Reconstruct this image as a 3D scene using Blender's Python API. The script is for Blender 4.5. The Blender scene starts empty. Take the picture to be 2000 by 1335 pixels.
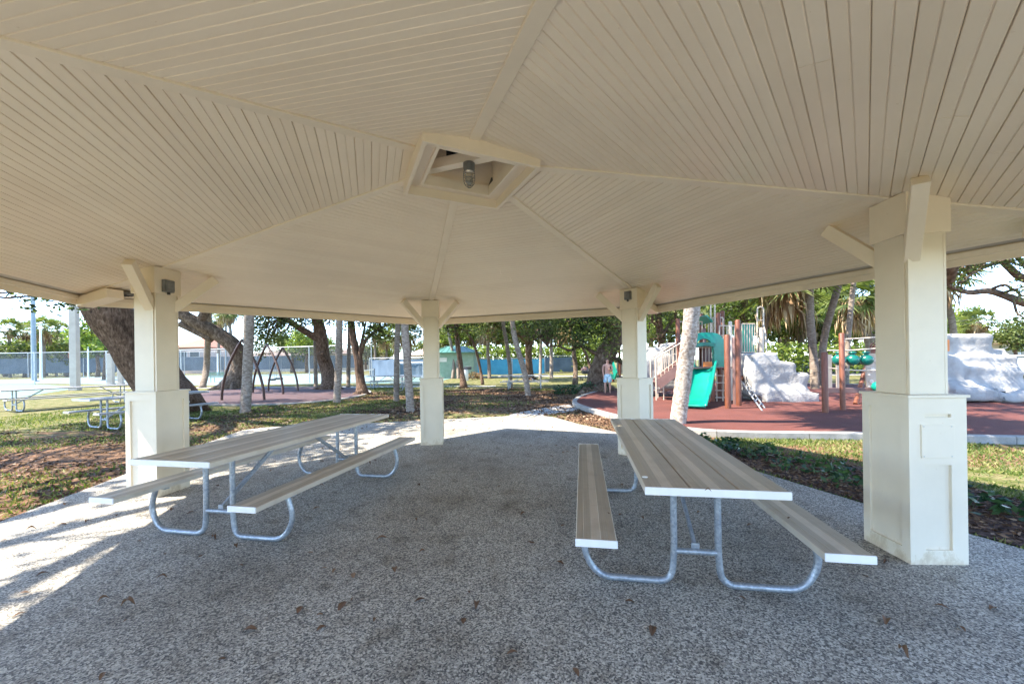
import bpy, bmesh, math, random
import numpy as np
from mathutils import Vector, Matrix, noise, Quaternion
R = math.radians
rng = np.random.default_rng(7)
random.seed(7)
S = bpy.context.scene
COL = S.collection

# ------------------------------------------------------------------ camera
F_PX, HOR, CX0, ROLL, CAM_H = 749.9, 705.5, 1015.35, R(0.841), 1.491
cam_d = bpy.data.cameras.new('camera')
cam = bpy.data.objects.new('camera', cam_d)
COL.objects.link(cam)
cam.location = (0, 0, CAM_H)
cam.rotation_euler = (Matrix.Rotation(R(90), 3, 'X') @ Matrix.Rotation(-ROLL, 3, 'Z')).to_euler()
cam_d.sensor_width = 36
cam_d.lens = F_PX / 2000 * 36
# the horizon and the vanishing point of the view are off centre (lens shift)
cam_d.shift_x = -(CX0 - 1000) / 2000
cam_d.shift_y = (HOR - 667.5) / 2000
cam_d.clip_start = 0.05
cam_d.clip_end = 2000
S.camera = cam

# ------------------------------------------------------------------ sky, sun, exposure
SUN_AZ = math.atan2(-1.60, -0.20)          # x, y direction towards the sun
SUN_EL = R(56)
w = bpy.data.worlds.new('World')
S.world = w
w.use_nodes = True
nt = w.node_tree
bg = nt.nodes['Background']
sky = nt.nodes.new('ShaderNodeTexSky')
sky.sky_type = 'NISHITA'
sky.sun_disc = False
sky.sun_elevation = SUN_EL
sky.sun_rotation = SUN_AZ
sky.air_density = 0.65
sky.dust_density = 0.1
sky.ozone_density = 1.4
nt.links.new(sky.outputs[0], bg.inputs[0])
bg.inputs[1].default_value = 0.135
sun_d = bpy.data.lights.new('sun', 'SUN')
sun_d.energy = 2.7
sun_d.angle = R(0.6)
sun_d.color = (1.0, 0.92, 0.80)
sun = bpy.data.objects.new('sun', sun_d)
COL.objects.link(sun)
sv = Vector((math.sin(SUN_AZ) * math.cos(SUN_EL), math.cos(SUN_AZ) * math.cos(SUN_EL), math.sin(SUN_EL)))
sun.rotation_euler = (-sv).to_track_quat('-Z', 'Y').to_euler()
S.view_settings.view_transform = 'Standard'
S.view_settings.look = 'None'
S.view_settings.gamma = 1
S.view_settings.use_curve_mapping = False
S.view_settings.exposure = 2.78
S.cycles.max_bounces = 10
S.cycles.diffuse_bounces = 7
S.cycles.transparent_max_bounces = 24
S.cycles.use_denoising = True
S.cycles.denoising_input_passes = 'RGB_ALBEDO_NORMAL'
S.cycles.denoising_prefilter = 'NONE'


def gp(x, y, z=0.0):
    """a spot measured in the photograph -> the point of the plane at height z that it shows"""
    u, v = x - CX0, HOR - y
    u, v = u * math.cos(ROLL) + v * math.sin(ROLL), -u * math.sin(ROLL) + v * math.cos(ROLL)
    d = F_PX * (z - CAM_H) / v
    return Vector((u / F_PX * d, d, z))


def at(x, y, d):
    u, v = x - CX0, HOR - y
    u, v = u * math.cos(ROLL) + v * math.sin(ROLL), -u * math.sin(ROLL) + v * math.cos(ROLL)
    return Vector((u / F_PX * d, d, CAM_H + v / F_PX * d))


# ------------------------------------------------------------------ materials
MATS = {}


def nodes_mat(name):
    m = bpy.data.materials.new(name)
    m.use_nodes = True
    MATS[name] = m
    return m, m.node_tree, m.node_tree.nodes['Principled BSDF']


def N(nt, kind, **kw):
    n = nt.nodes.new(kind)
    for k, v in kw.items():
        if k.startswith('_'):
            setattr(n, k[1:], v)
        elif k.startswith('i'):
            n.inputs[int(k[1:])].default_value = v
        else:
            n.inputs[k].default_value = v
    return n


def ramp(nt, fac, stops, interp='LINEAR'):
    r = nt.nodes.new('ShaderNodeValToRGB')
    r.color_ramp.interpolation = interp
    while len(r.color_ramp.elements) > 1:
        r.color_ramp.elements.remove(r.color_ramp.elements[-1])
    r.color_ramp.elements[0].position = stops[0][0]
    r.color_ramp.elements[0].color = (*stops[0][1], 1)
    for p, c in stops[1:]:
        e = r.color_ramp.elements.new(p)
        e.color = (*c, 1)
    nt.links.new(fac, r.inputs[0])
    return r.outputs[0]


def mixc(nt, fac, a, b, mode='MIX'):
    m = nt.nodes.new('ShaderNodeMix')
    m.data_type = 'RGBA'
    m.blend_type = mode
    for s, v in ((0, fac), (6, a), (7, b)):
        if hasattr(v, 'is_linked'):
            nt.links.new(v, m.inputs[s])
        elif s == 0:
            m.inputs[0].default_value = v
        else:
            m.inputs[s].default_value = (*v, 1)
    return m.outputs[2]


def pos(nt):
    return nt.nodes.new('ShaderNodeNewGeometry').outputs['Position']


def ntex(nt, vec, scale, detail=4, rough=0.55, dist=0.0):
    n = N(nt, 'ShaderNodeTexNoise', Scale=scale, Detail=detail, Roughness=rough, Distortion=dist)
    nt.links.new(vec, n.inputs['Vector'])
    return n.outputs['Fac']


def scaled(nt, vec, s):
    m = nt.nodes.new('ShaderNodeMapping')
    m.inputs['Scale'].default_value = s
    nt.links.new(vec, m.inputs['Vector'])
    return m.outputs[0]


def bump(nt, b, h, strength=0.3, dist=0.01):
    n = N(nt, 'ShaderNodeBump', Strength=strength, Distance=dist)
    nt.links.new(h, n.inputs['Height'])
    nt.links.new(n.outputs[0], b.inputs['Normal'])


def simple(name, c1, c2=None, rough=0.5, metal=0.0, scale=4.0, bmp=0.0, bscale=60, local=True, stretch=(1, 1, 1), lo=0.35, hi=0.65, bdist=0.005, coat=0.0):
    m, t, b = nodes_mat(name)
    if local:
        v = t.nodes.new('ShaderNodeTexCoord').outputs['Object']
    else:
        v = pos(t)
    v = scaled(t, v, stretch)
    c2 = c2 or tuple(min(1, x * 1.15) for x in c1)
    f = ntex(t, v, scale, 5)
    t.links.new(ramp(t, f, [(lo, c1), (hi, c2)]), b.inputs['Base Color'])
    b.inputs['Roughness'].default_value = rough
    b.inputs['Metallic'].default_value = metal
    if coat:
        b.inputs['Coat Weight'].default_value = coat
    if bmp:
        bump(t, b, ntex(t, v, bscale, 4), bmp, bdist)
    return m


# cream paint on timber: brush streaks, faint dirt
def paint(name, c, rough, dirt=0.12, sc=1.5):
    m, t, b = nodes_mat(name)
    v = t.nodes.new('ShaderNodeTexCoord').outputs['Object']
    f = ntex(t, v, sc, 6, 0.6)
    g = ntex(t, v, 38, 3)
    c1 = tuple(x * (1 - dirt) for x in c)
    col = ramp(t, f, [(0.3, c1), (0.62, c)])
    spots = ramp(t, g, [(0.22, (0.72, 0.65, 0.52)), (0.28, (1, 1, 1))])
    t.links.new(mixc(t, 0.5, col, spots, 'MULTIPLY'), b.inputs['Base Color'])
    rr = N(t, 'ShaderNodeMapRange')
    rr.inputs[3].default_value = rough - 0.06
    rr.inputs[4].default_value = rough + 0.1
    t.links.new(f, rr.inputs[0])
    t.links.new(rr.outputs[0], b.inputs['Roughness'])
    bump(t, b, g, 0.08, 0.002)
    return m


CEIL = [paint('ceiling_paint_%d' % i, c, 0.34, 0.10, .7) for i, c in enumerate([(.86, .745, .585), (.84, .725, .565), (.87, .76, .60)])]
TRIM = paint('trim_paint', (.86, .75, .585), 0.36)
POST = paint('post_paint', (.79, .705, .555), 0.42, 0.09, 2.2)
pn_ = POST.node_tree
pb_ = pn_.nodes['Principled BSDF']
src_ = pb_.inputs['Base Color'].links[0].from_socket
sx_ = pn_.nodes.new('ShaderNodeSeparateXYZ')
pp_ = pos(pn_)
pn_.links.new(pp_, sx_.inputs[0])
mr_ = N(pn_, 'ShaderNodeMapRange', _clamp=True)
mr_.inputs[1].default_value = .02
mr_.inputs[2].default_value = .30
mr_.inputs[3].default_value = .62
mr_.inputs[4].default_value = .20
pn_.links.new(sx_.outputs[2], mr_.inputs[0])
gt_ = N(pn_, 'ShaderNodeMath', _operation='LESS_THAN')
nn_ = ntex(pn_, scaled(pn_, pp_, (1, 1, .55)), 9, 7, .75)
ad_ = N(pn_, 'ShaderNodeMath', _operation='SUBTRACT')
pn_.links.new(mr_.outputs[0], ad_.inputs[0])
pn_.links.new(nn_, ad_.inputs[1])
rp_ = ramp(pn_, ad_.outputs[0], [(.0, (1, 1, 1)), (.10, (.80, .74, .64)), (.22, (.60, .52, .42))])
pn_.links.new(mixc(pn_, .75, src_, rp_, 'MULTIPLY'), pb_.inputs['Base Color'])
VENT = simple('vent_strip_paint', (.52, .47, .40), (.58, .53, .46), 0.6)
SHINGLE = simple('roof_shingle', (.10, .095, .085), (.16, .15, .13), 0.9, bmp=0.5, bscale=20)
DARKV = simple('louvre_dark', (.02, .02, .02), (.05, .05, .05), 0.7)
GREYBOX = simple('grey_box_plastic', (.13, .135, .13), (.20, .20, .195), 0.5, scale=18)


def slab_mat():
    m, t, b = nodes_mat('exposed_aggregate')
    p = pos(t)
    v1 = N(t, 'ShaderNodeTexVoronoi', Scale=118)
    t.links.new(p, v1.inputs['Vector'])
    sep = t.nodes.new('ShaderNodeSeparateColor')
    t.links.new(v1.outputs['Color'], sep.inputs[0])
    stone = ramp(t, sep.outputs[0], [(0.0, (.030, .028, .026)), (.24, (.085, .078, .070)), (.40, (.28, .255, .21)), (.62, (.44, .405, .335)), (.82, (.62, .57, .47)), (1.0, (.82, .77, .65))])
    v2 = N(t, 'ShaderNodeTexVoronoi', Scale=190)
    t.links.new(p, v2.inputs['Vector'])
    sep2 = t.nodes.new('ShaderNodeSeparateColor')
    t.links.new(v2.outputs['Color'], sep2.inputs[0])
    fine = ramp(t, sep2.outputs[1], [(0, (.09, .083, .075)), (.5, (.35, .33, .29)), (1, (.64, .61, .56))])
    c = mixc(t, 0.30, stone, fine)
    big = ntex(t, p, 0.55, 5, 0.6)
    stain = ramp(t, big, [(.34, (.62, .59, .55)), (.5, (.90, .89, .87)), (.66, (1, 1, 1))])
    c = mixc(t, 1.0, c, stain, 'MULTIPLY')
    dk = ntex(t, p, 4.5, 4, 0.6)
    c = mixc(t, 0.55, c, ramp(t, dk, [(.32, (.48, .44, .39)), (.45, (1, 1, 1))]), 'MULTIPLY')
    # one material over the whole slab, under the roof and beyond the drip line
    t.links.new(c, b.inputs['Base Color'])
    b.inputs['Roughness'].default_value = 0.72
    b.inputs['Specular IOR Level'].default_value = 0.35
    bump(t, b, v1.outputs['Distance'], 0.35, 0.004)
    return m


SLAB = slab_mat()


def concrete(name, a, bb, rough=0.85):
    m, t, b = nodes_mat(name)
    p = pos(t)
    f = ntex(t, p, 2.2, 6, 0.65)
    g = ntex(t, p, 60, 3)
    c = ramp(t, f, [(.3, a), (.62, bb)])
    c = mixc(t, 0.35, c, ramp(t, g, [(.3, (.55, .55, .52)), (.55, (1, 1, 1))]), 'MULTIPLY')
    t.links.new(c, b.inputs['Base Color'])
    b.inputs['Roughness'].default_value = rough
    bump(t, b, g, 0.3, 0.004)
    return m


CONC = concrete('pale_concrete', (.30, .29, .27), (.44, .43, .40))
CURB = concrete('curb_concrete', (.20, .19, .17), (.36, .345, .315))


def ground_mat():
    m, t, b = nodes_mat('lawn_and_litter')
    p = pos(t)
    fine = ntex(t, p, 26, 5, 0.7)
    mid = ntex(t, p, 3.2, 5, 0.65)
    big = ntex(t, p, 0.28, 4, 0.6, 0.6)
    stre = ntex(t, scaled(t, p, (0.9, 2.6, 1)), 1.1, 5, 0.65)
    grass = ramp(t, fine, [(.28, (.018, .034, .006)), (.45, (.048, .072, .012)), (.60, (.10, .12, .024)), (.75, (.18, .175, .058))])
    dry = ramp(t, fine, [(.28, (.085, .065, .034)), (.5, (.21, .175, .092)), (.72, (.36, .30, .175))])
    litter = ramp(t, fine, [(.26, (.030, .018, .011)), (.42, (.10, .055, .033)), (.56, (.215, .125, .075)), (.72, (.37, .25, .16))])
    g1 = mixc(t, ramp(t, mid, [(.38, (0, 0, 0)), (.62, (1, 1, 1))]), grass, dry)
    # leaf litter lies in drifts, mostly towards the trees left of the slab and in the middle
    sepp = t.nodes.new('ShaderNodeSeparateXYZ')
    t.links.new(p, sepp.inputs[0])
    x, y = sepp.outputs[0], sepp.outputs[1]

    def bell(sock, c, wd):
        a = N(t, 'ShaderNodeMath', _operation='SUBTRACT', i1=c)
        t.links.new(sock, a.inputs[0])
        a2 = N(t, 'ShaderNodeMath', _operation='DIVIDE', i1=wd)
        t.links.new(a.outputs[0], a2.inputs[0])
        a3 = N(t, 'ShaderNodeMath', _operation='MULTIPLY')
        t.links.new(a2.outputs[0], a3.inputs[0])
        t.links.new(a2.outputs[0], a3.inputs[1])
        return a3.outputs[0]

    def spot(cx, cy, wx, wy):
        s = N(t, 'ShaderNodeMath', _operation='ADD')
        t.links.new(bell(x, cx, wx), s.inputs[0])
        t.links.new(bell(y, cy, wy), s.inputs[1])
        e = N(t, 'ShaderNodeMath', _operation='SUBTRACT', i0=1.0, _use_clamp=True)
        t.links.new(s.outputs[0], e.inputs[1])
        return e.outputs[0]
    acc = None
    for sp in [(-8.2, 5.8, 5.6, 4.6), (-1.5, 14.2, 8.5, 3.6), (0.5, 18.5, 7.5, 4.0), (3.4, 9.6, 3.0, 3.4), (-5.5, 17.5, 5, 3.0), (5.6, 5.9, 3.4, 1.0)]:
        o = spot(*sp)
        if acc is None:
            acc = o
        else:
            mx = N(t, 'ShaderNodeMath', _operation='MAXIMUM')
            t.links.new(acc, mx.inputs[0])
            t.links.new(o, mx.inputs[1])
            acc = mx.outputs[0]
    a = N(t, 'ShaderNodeMath', _operation='MULTIPLY_ADD', i1=0.42)
    t.links.new(acc, a.inputs[0])
    t.links.new(stre, a.inputs[2])
    lit = ramp(t, a.outputs[0], [(.62, (0, 0, 0)), (.74, (1, 1, 1))])
    c = mixc(t, lit, g1, litter)
    c = mixc(t, 0.45, c, ramp(t, big, [(.3, (.72, .80, .60)), (.6, (1, 1, 1))]), 'MULTIPLY')
    t.links.new(c, b.inputs['Base Color'])
    b.inputs['Roughness'].default_value = 0.95
    b.inputs['Specular IOR Level'].default_value = 0.1
    bump(t, b, fine, 0.7, 0.03)
    return m


GROUND = ground_mat()
MULCH = simple('mulch', (.030, .018, .013), (.15, .085, .06), 0.95, scale=24, bmp=1.0, bscale=30, local=False, bdist=0.03)


def rubber(name, a, bb):
    m, t, b = nodes_mat(name)
    p = pos(t)
    f = ntex(t, p, 1.1, 5, 0.6)
    g = ntex(t, p, 220, 2)
    c = ramp(t, f, [(.3, a), (.68, bb)])
    c = mixc(t, 0.5, c, ramp(t, g, [(.35, (.62, .58, .58)), (.62, (1.0, 1.0, 1.0))]), 'MULTIPLY')
    t.links.new(c, b.inputs['Base Color'])
    b.inputs['Roughness'].default_value = 0.9
    bump(t, b, g, 0.4, 0.004)
    return m


RED = rubber('red_rubber', (.088, .022, .014), (.135, .036, .024))
PURPLE = rubber('plum_rubber', (.052, .025, .026), (.082, .042, .044))
COURT = concrete('court_green', (.085, .16, .135), (.12, .21, .175), 0.8)
COURT2 = concrete('court_aqua', (.13, .20, .205), (.18, .255, .26), 0.8)
ROAD = concrete('road_asphalt', (.16, .16, .16), (.26, .26, .25), 0.9)
LINE = simple('white_line', (.75, .75, .73), rough=0.7)


def alu_mat():
    m, t, b = nodes_mat('tan_aluminium')
    v = t.nodes.new('ShaderNodeTexCoord').outputs['Object']
    f = ntex(t, scaled(t, v, (60, 0.7, 60)), 3.0, 5, 0.6)
    c = ramp(t, f, [(.3, (.60, .53, .43)), (.7, (.70, .62, .51))])
    g = ntex(t, v, 3.5, 5, 0.65)
    c = mixc(t, 0.6, c, ramp(t, g, [(.34, (.80, .76, .70)), (.5, (1, 1, 1))]), 'MULTIPLY')
    t.links.new(c, b.inputs['Base Color'])
    b.inputs['Metallic'].default_value = 0.35
    rr = N(t, 'ShaderNodeMapRange')
    rr.inputs[3].default_value = 0.34
    rr.inputs[4].default_value = 0.52
    t.links.new(g, rr.inputs[0])
    t.links.new(rr.outputs[0], b.inputs['Roughness'])
    return m


ALU = alu_mat()
ALU_RIB = ALU.copy()
ALU_RIB.name = 'tan_aluminium_ribbed'
for n_ in ALU_RIB.node_tree.nodes:
    if n_.type == 'VALTORGB' and n_.color_ramp.elements[0].color[0] < .65:
        n_.color_ramp.elements[0].color = (.43, .375, .295, 1)
        n_.color_ramp.elements[1].color = (.53, .465, .37, 1)
CAPW = simple('white_end_cap', (.80, .79, .76), (.86, .85, .83), 0.35, scale=9)


def galv_mat():
    m, t, b = nodes_mat('galvanised_steel')
    v = t.nodes.new('ShaderNodeTexCoord').outputs['Object']
    vo = N(t, 'ShaderNodeTexVoronoi', Scale=70)
    t.links.new(v, vo.inputs['Vector'])
    s = t.nodes.new('ShaderNodeSeparateColor')
    t.links.new(vo.outputs['Color'], s.inputs[0])
    f = ntex(t, v, 14, 5)
    c = ramp(t, s.outputs[0], [(0, (.29, .32, .345)), (1, (.44, .47, .50))])
    c = mixc(t, 0.6, c, ramp(t, f, [(.35, (.70, .72, .75)), (.6, (1, 1, 1))]), 'MULTIPLY')
    t.links.new(c, b.inputs['Base Color'])
    b.inputs['Metallic'].default_value = 0.55
    rr = N(t, 'ShaderNodeMapRange')
    rr.inputs[3].default_value = 0.30
    rr.inputs[4].default_value = 0.55
    t.links.new(s.outputs[1], rr.inputs[0])
    t.links.new(rr.outputs[0], b.inputs['Roughness'])
    return m


GALV = galv_mat()


def bark_mat(name, cs, vs, strength, dist, ring=False, detail=6):
    m, t, b = nodes_mat(name)
    v = pos(t)
    a = ntex(t, scaled(t, v, vs), 1.0, detail, 0.65, 0.35)
    g = ntex(t, v, 1.7, 4)
    c = ramp(t, a, list(zip((.28, .46, .60, .76), cs)))
    c = mixc(t, 0.55, c, ramp(t, g, [(.32, (.62, .60, .56)), (.6, (1, 1, 1))]), 'MULTIPLY')
    t.links.new(c, b.inputs['Base Color'])
    b.inputs['Roughness'].default_value = 0.92
    b.inputs['Specular IOR Level'].default_value = 0.2
    bump(t, b, a, strength, dist)
    return m


OAKB = bark_mat('oak_bark', [(.03, .018, .012), (.115, .070, .045), (.20, .130, .090), (.33, .25, .19)], (17, 17, 5), 1.0, 0.05)
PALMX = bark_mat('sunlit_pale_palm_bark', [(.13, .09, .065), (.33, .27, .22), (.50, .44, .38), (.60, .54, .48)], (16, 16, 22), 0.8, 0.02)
OAKB2 = bark_mat('pale_oak_bark', [(.04, .027, .018), (.125, .085, .058), (.21, .155, .112), (.33, .265, .20)], (9, 9, 5), 1.0, 0.05)
PALMB = bark_mat('palm_bark', [(.08, .058, .042), (.18, .14, .105), (.28, .225, .175), (.38, .32, .26)], (6, 6, 30), 0.8, 0.02)
PALMW = bark_mat('pale_palm_bark', [(.12, .085, .06), (.25, .195, .15), (.37, .31, .25), (.48, .415, .345)], (10, 10, 26), 0.8, 0.02)


def leaf_mat(name, cols, trans=0.35, rough=0.55):
    m = bpy.data.materials.new(name)
    m.use_nodes = True
    t = m.node_tree
    t.nodes.clear()
    out = t.nodes.new('ShaderNodeOutputMaterial')
    g = t.nodes.new('ShaderNodeNewGeometry')
    n = ntex(t, g.outputs['Position'], 0.9, 3)
    ad = N(t, 'ShaderNodeMath', _operation='ADD')
    sc = N(t, 'ShaderNodeMath', _operation='MULTIPLY_ADD', i1=0.55, i2=-0.27)
    t.links.new(g.outputs['Random Per Island'], sc.inputs[0])
    t.links.new(sc.outputs[0], ad.inputs[0])
    t.links.new(n, ad.inputs[1])
    k = len(cols)
    c = ramp(t, ad.outputs[0], [(0.2 + 0.6 * i / (k - 1), cc) for i, cc in enumerate(cols)])
    b = t.nodes.new('ShaderNodeBsdfPrincipled')
    b.inputs['Roughness'].default_value = rough
    b.inputs['Specular IOR Level'].default_value = 0.35
    t.links.new(c, b.inputs['Base Color'])
    tr = t.nodes.new('ShaderNodeBsdfTranslucent')
    tc = mixc(t, 1.0, c, (1.5, 1.6, .8), 'MULTIPLY')
    t.links.new(tc, tr.inputs[0])
    mx = t.nodes.new('ShaderNodeMixShader')
    mx.inputs[0].default_value = trans
    t.links.new(b.outputs[0], mx.inputs[1])
    t.links.new(tr.outputs[0], mx.inputs[2])
    t.links.new(mx.outputs[0], out.inputs[0])
    MATS[name] = m
    return m


OAKL = leaf_mat('oak_leaves', [(.022, .034, .011), (.06, .085, .022), (.115, .145, .038), (.19, .21, .065)])
BRIGHTL = leaf_mat('bright_leaves', [(.05, .085, .015), (.10, .15, .025), (.17, .22, .04), (.26, .30, .06)])
PALML = leaf_mat('palm_fronds', [(.035, .055, .015), (.075, .105, .03), (.13, .16, .05), (.20, .22, .08)])
SKIRT = leaf_mat('dead_fronds', [(.12, .065, .03), (.24, .145, .075), (.36, .25, .14), (.50, .38, .24)], 0.25, 0.8)
SHRUB = leaf_mat('shrub_leaves', [(.012, .035, .018), (.025, .065, .028), (.05, .105, .040), (.09, .15, .05)], 0.2, 0.35)
DRYLEAF = leaf_mat('dry_leaves', [(.03, .016, .010), (.08, .042, .024), (.17, .095, .055), (.34, .225, .14)], 0.1, 0.7)
GRASSL = leaf_mat('grass_blades', [(.04, .075, .012), (.09, .14, .022), (.17, .20, .05), (.32, .29, .13)], 0.3, 0.6)

TEAL = simple('teal_plastic', (.002, .185, .125), (.003, .24, .165), 0.28, scale=2.5)
DTEAL = simple('deep_teal_plastic', (.003, .105, .08), (.005, .15, .115), 0.3, scale=4)
BROWNP = simple('brown_post_plastic', (.12, .036, .016), (.20, .066, .030), 0.5, scale=3, stretch=(8, 8, 1), bmp=.3, bscale=6)
ARCHB = simple('dark_brown_steel', (.055, .026, .018), (.10, .048, .032), 0.5)
DBROWN = simple('plum_brown_plastic', (.14, .075, .065), (.19, .105, .09), 0.5)
TANM = simple('tan_coated_steel', (.52, .42, .32), (.60, .50, .39), 0.4)
BLACKM = simple('black_coated_steel', (.02, .02, .02), (.035, .035, .035), 0.4)
ORANGE = simple('orange_plastic', (.62, .20, .04), (.70, .26, .06), 0.45)
ROCKM = simple('grey_play_rock', (.29, .28, .265), (.42, .41, .39), 0.85, scale=2.4, bmp=0.8, bscale=9, bdist=0.03)
BEIGEP = simple('beige_panel', (.45, .36, .27), (.52, .43, .33), 0.6)
WHITEP = simple('white_plastic', (.78, .78, .76), rough=0.4)
STEELG = simple('grey_steel', (.42, .43, .43), (.55, .56, .56), 0.4, 0.6)
GREENW = simple('pale_green_wall', (.24, .33, .24), (.30, .39, .29), 0.8)
GREENR = simple('green_metal_roof', (.05, .15, .10), (.08, .21, .145), 0.4)
BLUES = simple('blue_windscreen', (.05, .30, .47), (.09, .40, .58), 0.75, scale=1.2)
CYANS = simple('light_blue_windscreen', (.16, .45, .58), (.24, .54, .66), 0.75, scale=1.2)
SLATES = simple('slate_windscreen', (.075, .11, .15), (.12, .165, .215), 0.8, scale=.8)
STUCCO = simple('pink_stucco', (.58, .44, .37), (.66, .51, .44), 0.9)
CREAMW = simple('cream_stucco', (.66, .58, .48), (.74, .66, .56), 0.9)
TERRA = simple('terracotta_tiles', (.30, .13, .08), (.42, .21, .14), 0.85, scale=8)
BROOF = simple('brown_tile_roof', (.18, .13, .105), (.28, .21, .17), 0.9, scale=10)
GLASSD = simple('window_glass', (.05, .07, .08), (.08, .10, .12), 0.1)
CARW = simple('white_car_paint', (.72, .73, .74), rough=0.25, coat=0.5)
CARB = simple('blue_car_paint', (.05, .12, .28), rough=0.25, coat=0.5)
TYRE = simple('tyre_rubber', (.02, .02, .02), rough=0.8)
SKIN = simple('skin', (.50, .28, .20), (.56, .32, .235), 0.55)
HAIR = simple('brown_hair', (.07, .04, .025), rough=0.6)
SHORTS = simple('pale_blue_shorts', (.10, .42, .55), (.70, .82, .86), 0.8, scale=9)
POLEB = simple('beige_post_paint', (.50, .43, .36), (.58, .51, .43), 0.7, scale=3)
POLEW = simple('pale_grey_pole', (.26, .30, .33), (.33, .37, .40), 0.5)


def mesh_fence_mat():
    m = bpy.data.materials.new('chain_link')
    m.use_nodes = True
    t = m.node_tree
    t.nodes.clear()
    out = t.nodes.new('ShaderNodeOutputMaterial')
    b = t.nodes.new('ShaderNodeBsdfPrincipled')
    b.inputs['Base Color'].default_value = (.20, .215, .22, 1)
    b.inputs['Roughness'].default_value = .5
    tr = t.nodes.new('ShaderNodeBsdfTransparent')
    mx = t.nodes.new('ShaderNodeMixShader')
    # a diamond mesh of thin wires
    g = t.nodes.new('ShaderNodeTexCoord').outputs['Object']
    sp = t.nodes.new('ShaderNodeSeparateXYZ')
    t.links.new(g, sp.inputs[0])
    facs = []
    for sgn in (1, -1):
        a = N(t, 'ShaderNodeMath', _operation='MULTIPLY_ADD', i1=float(sgn))
        t.links.new(sp.outputs[0], a.inputs[0])
        t.links.new(sp.outputs[2], a.inputs[2])
        s = N(t, 'ShaderNodeMath', _operation='MULTIPLY', i1=14.0)
        t.links.new(a.outputs[0], s.inputs[0])
        f = N(t, 'ShaderNodeMath', _operation='FRACT')
        t.links.new(s.outputs[0], f.inputs[0])
        l = N(t, 'ShaderNodeMath', _operation='LESS_THAN', i1=0.085)
        t.links.new(f.outputs[0], l.inputs[0])
        facs.append(l.outputs[0])
    mxm = N(t, 'ShaderNodeMath', _operation='MAXIMUM')
    t.links.new(facs[0], mxm.inputs[0])
    t.links.new(facs[1], mxm.inputs[1])
    t.links.new(mxm.outputs[0], mx.inputs[0])
    t.links.new(tr.outputs[0], mx.inputs[1])
    t.links.new(b.outputs[0], mx.inputs[2])
    t.links.new(mx.outputs[0], out.inputs[0])
    return m


CHAIN = mesh_fence_mat()


# ------------------------------------------------------------------ mesh helpers
def props(o, label=None, cat=None, group=None, kind=None):
    if label:
        o['label'] = label
    if cat:
        o['category'] = cat
    if group:
        o['group'] = group
    if kind:
        o['kind'] = kind
    return o


def thing(name, label, cat, loc=(0, 0, 0), rz=0.0, group=None):
    o = bpy.data.objects.new(name, None)
    o.empty_display_size = 0.1
    COL.objects.link(o)
    o.location = loc
    o.rotation_euler = (0, 0, rz)
    return props(o, label, cat, group)


def origin(o):
    v = Vector((0, 0, 0))
    while o is not None:
        v += o.location
        o = o.parent
    return v


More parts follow.
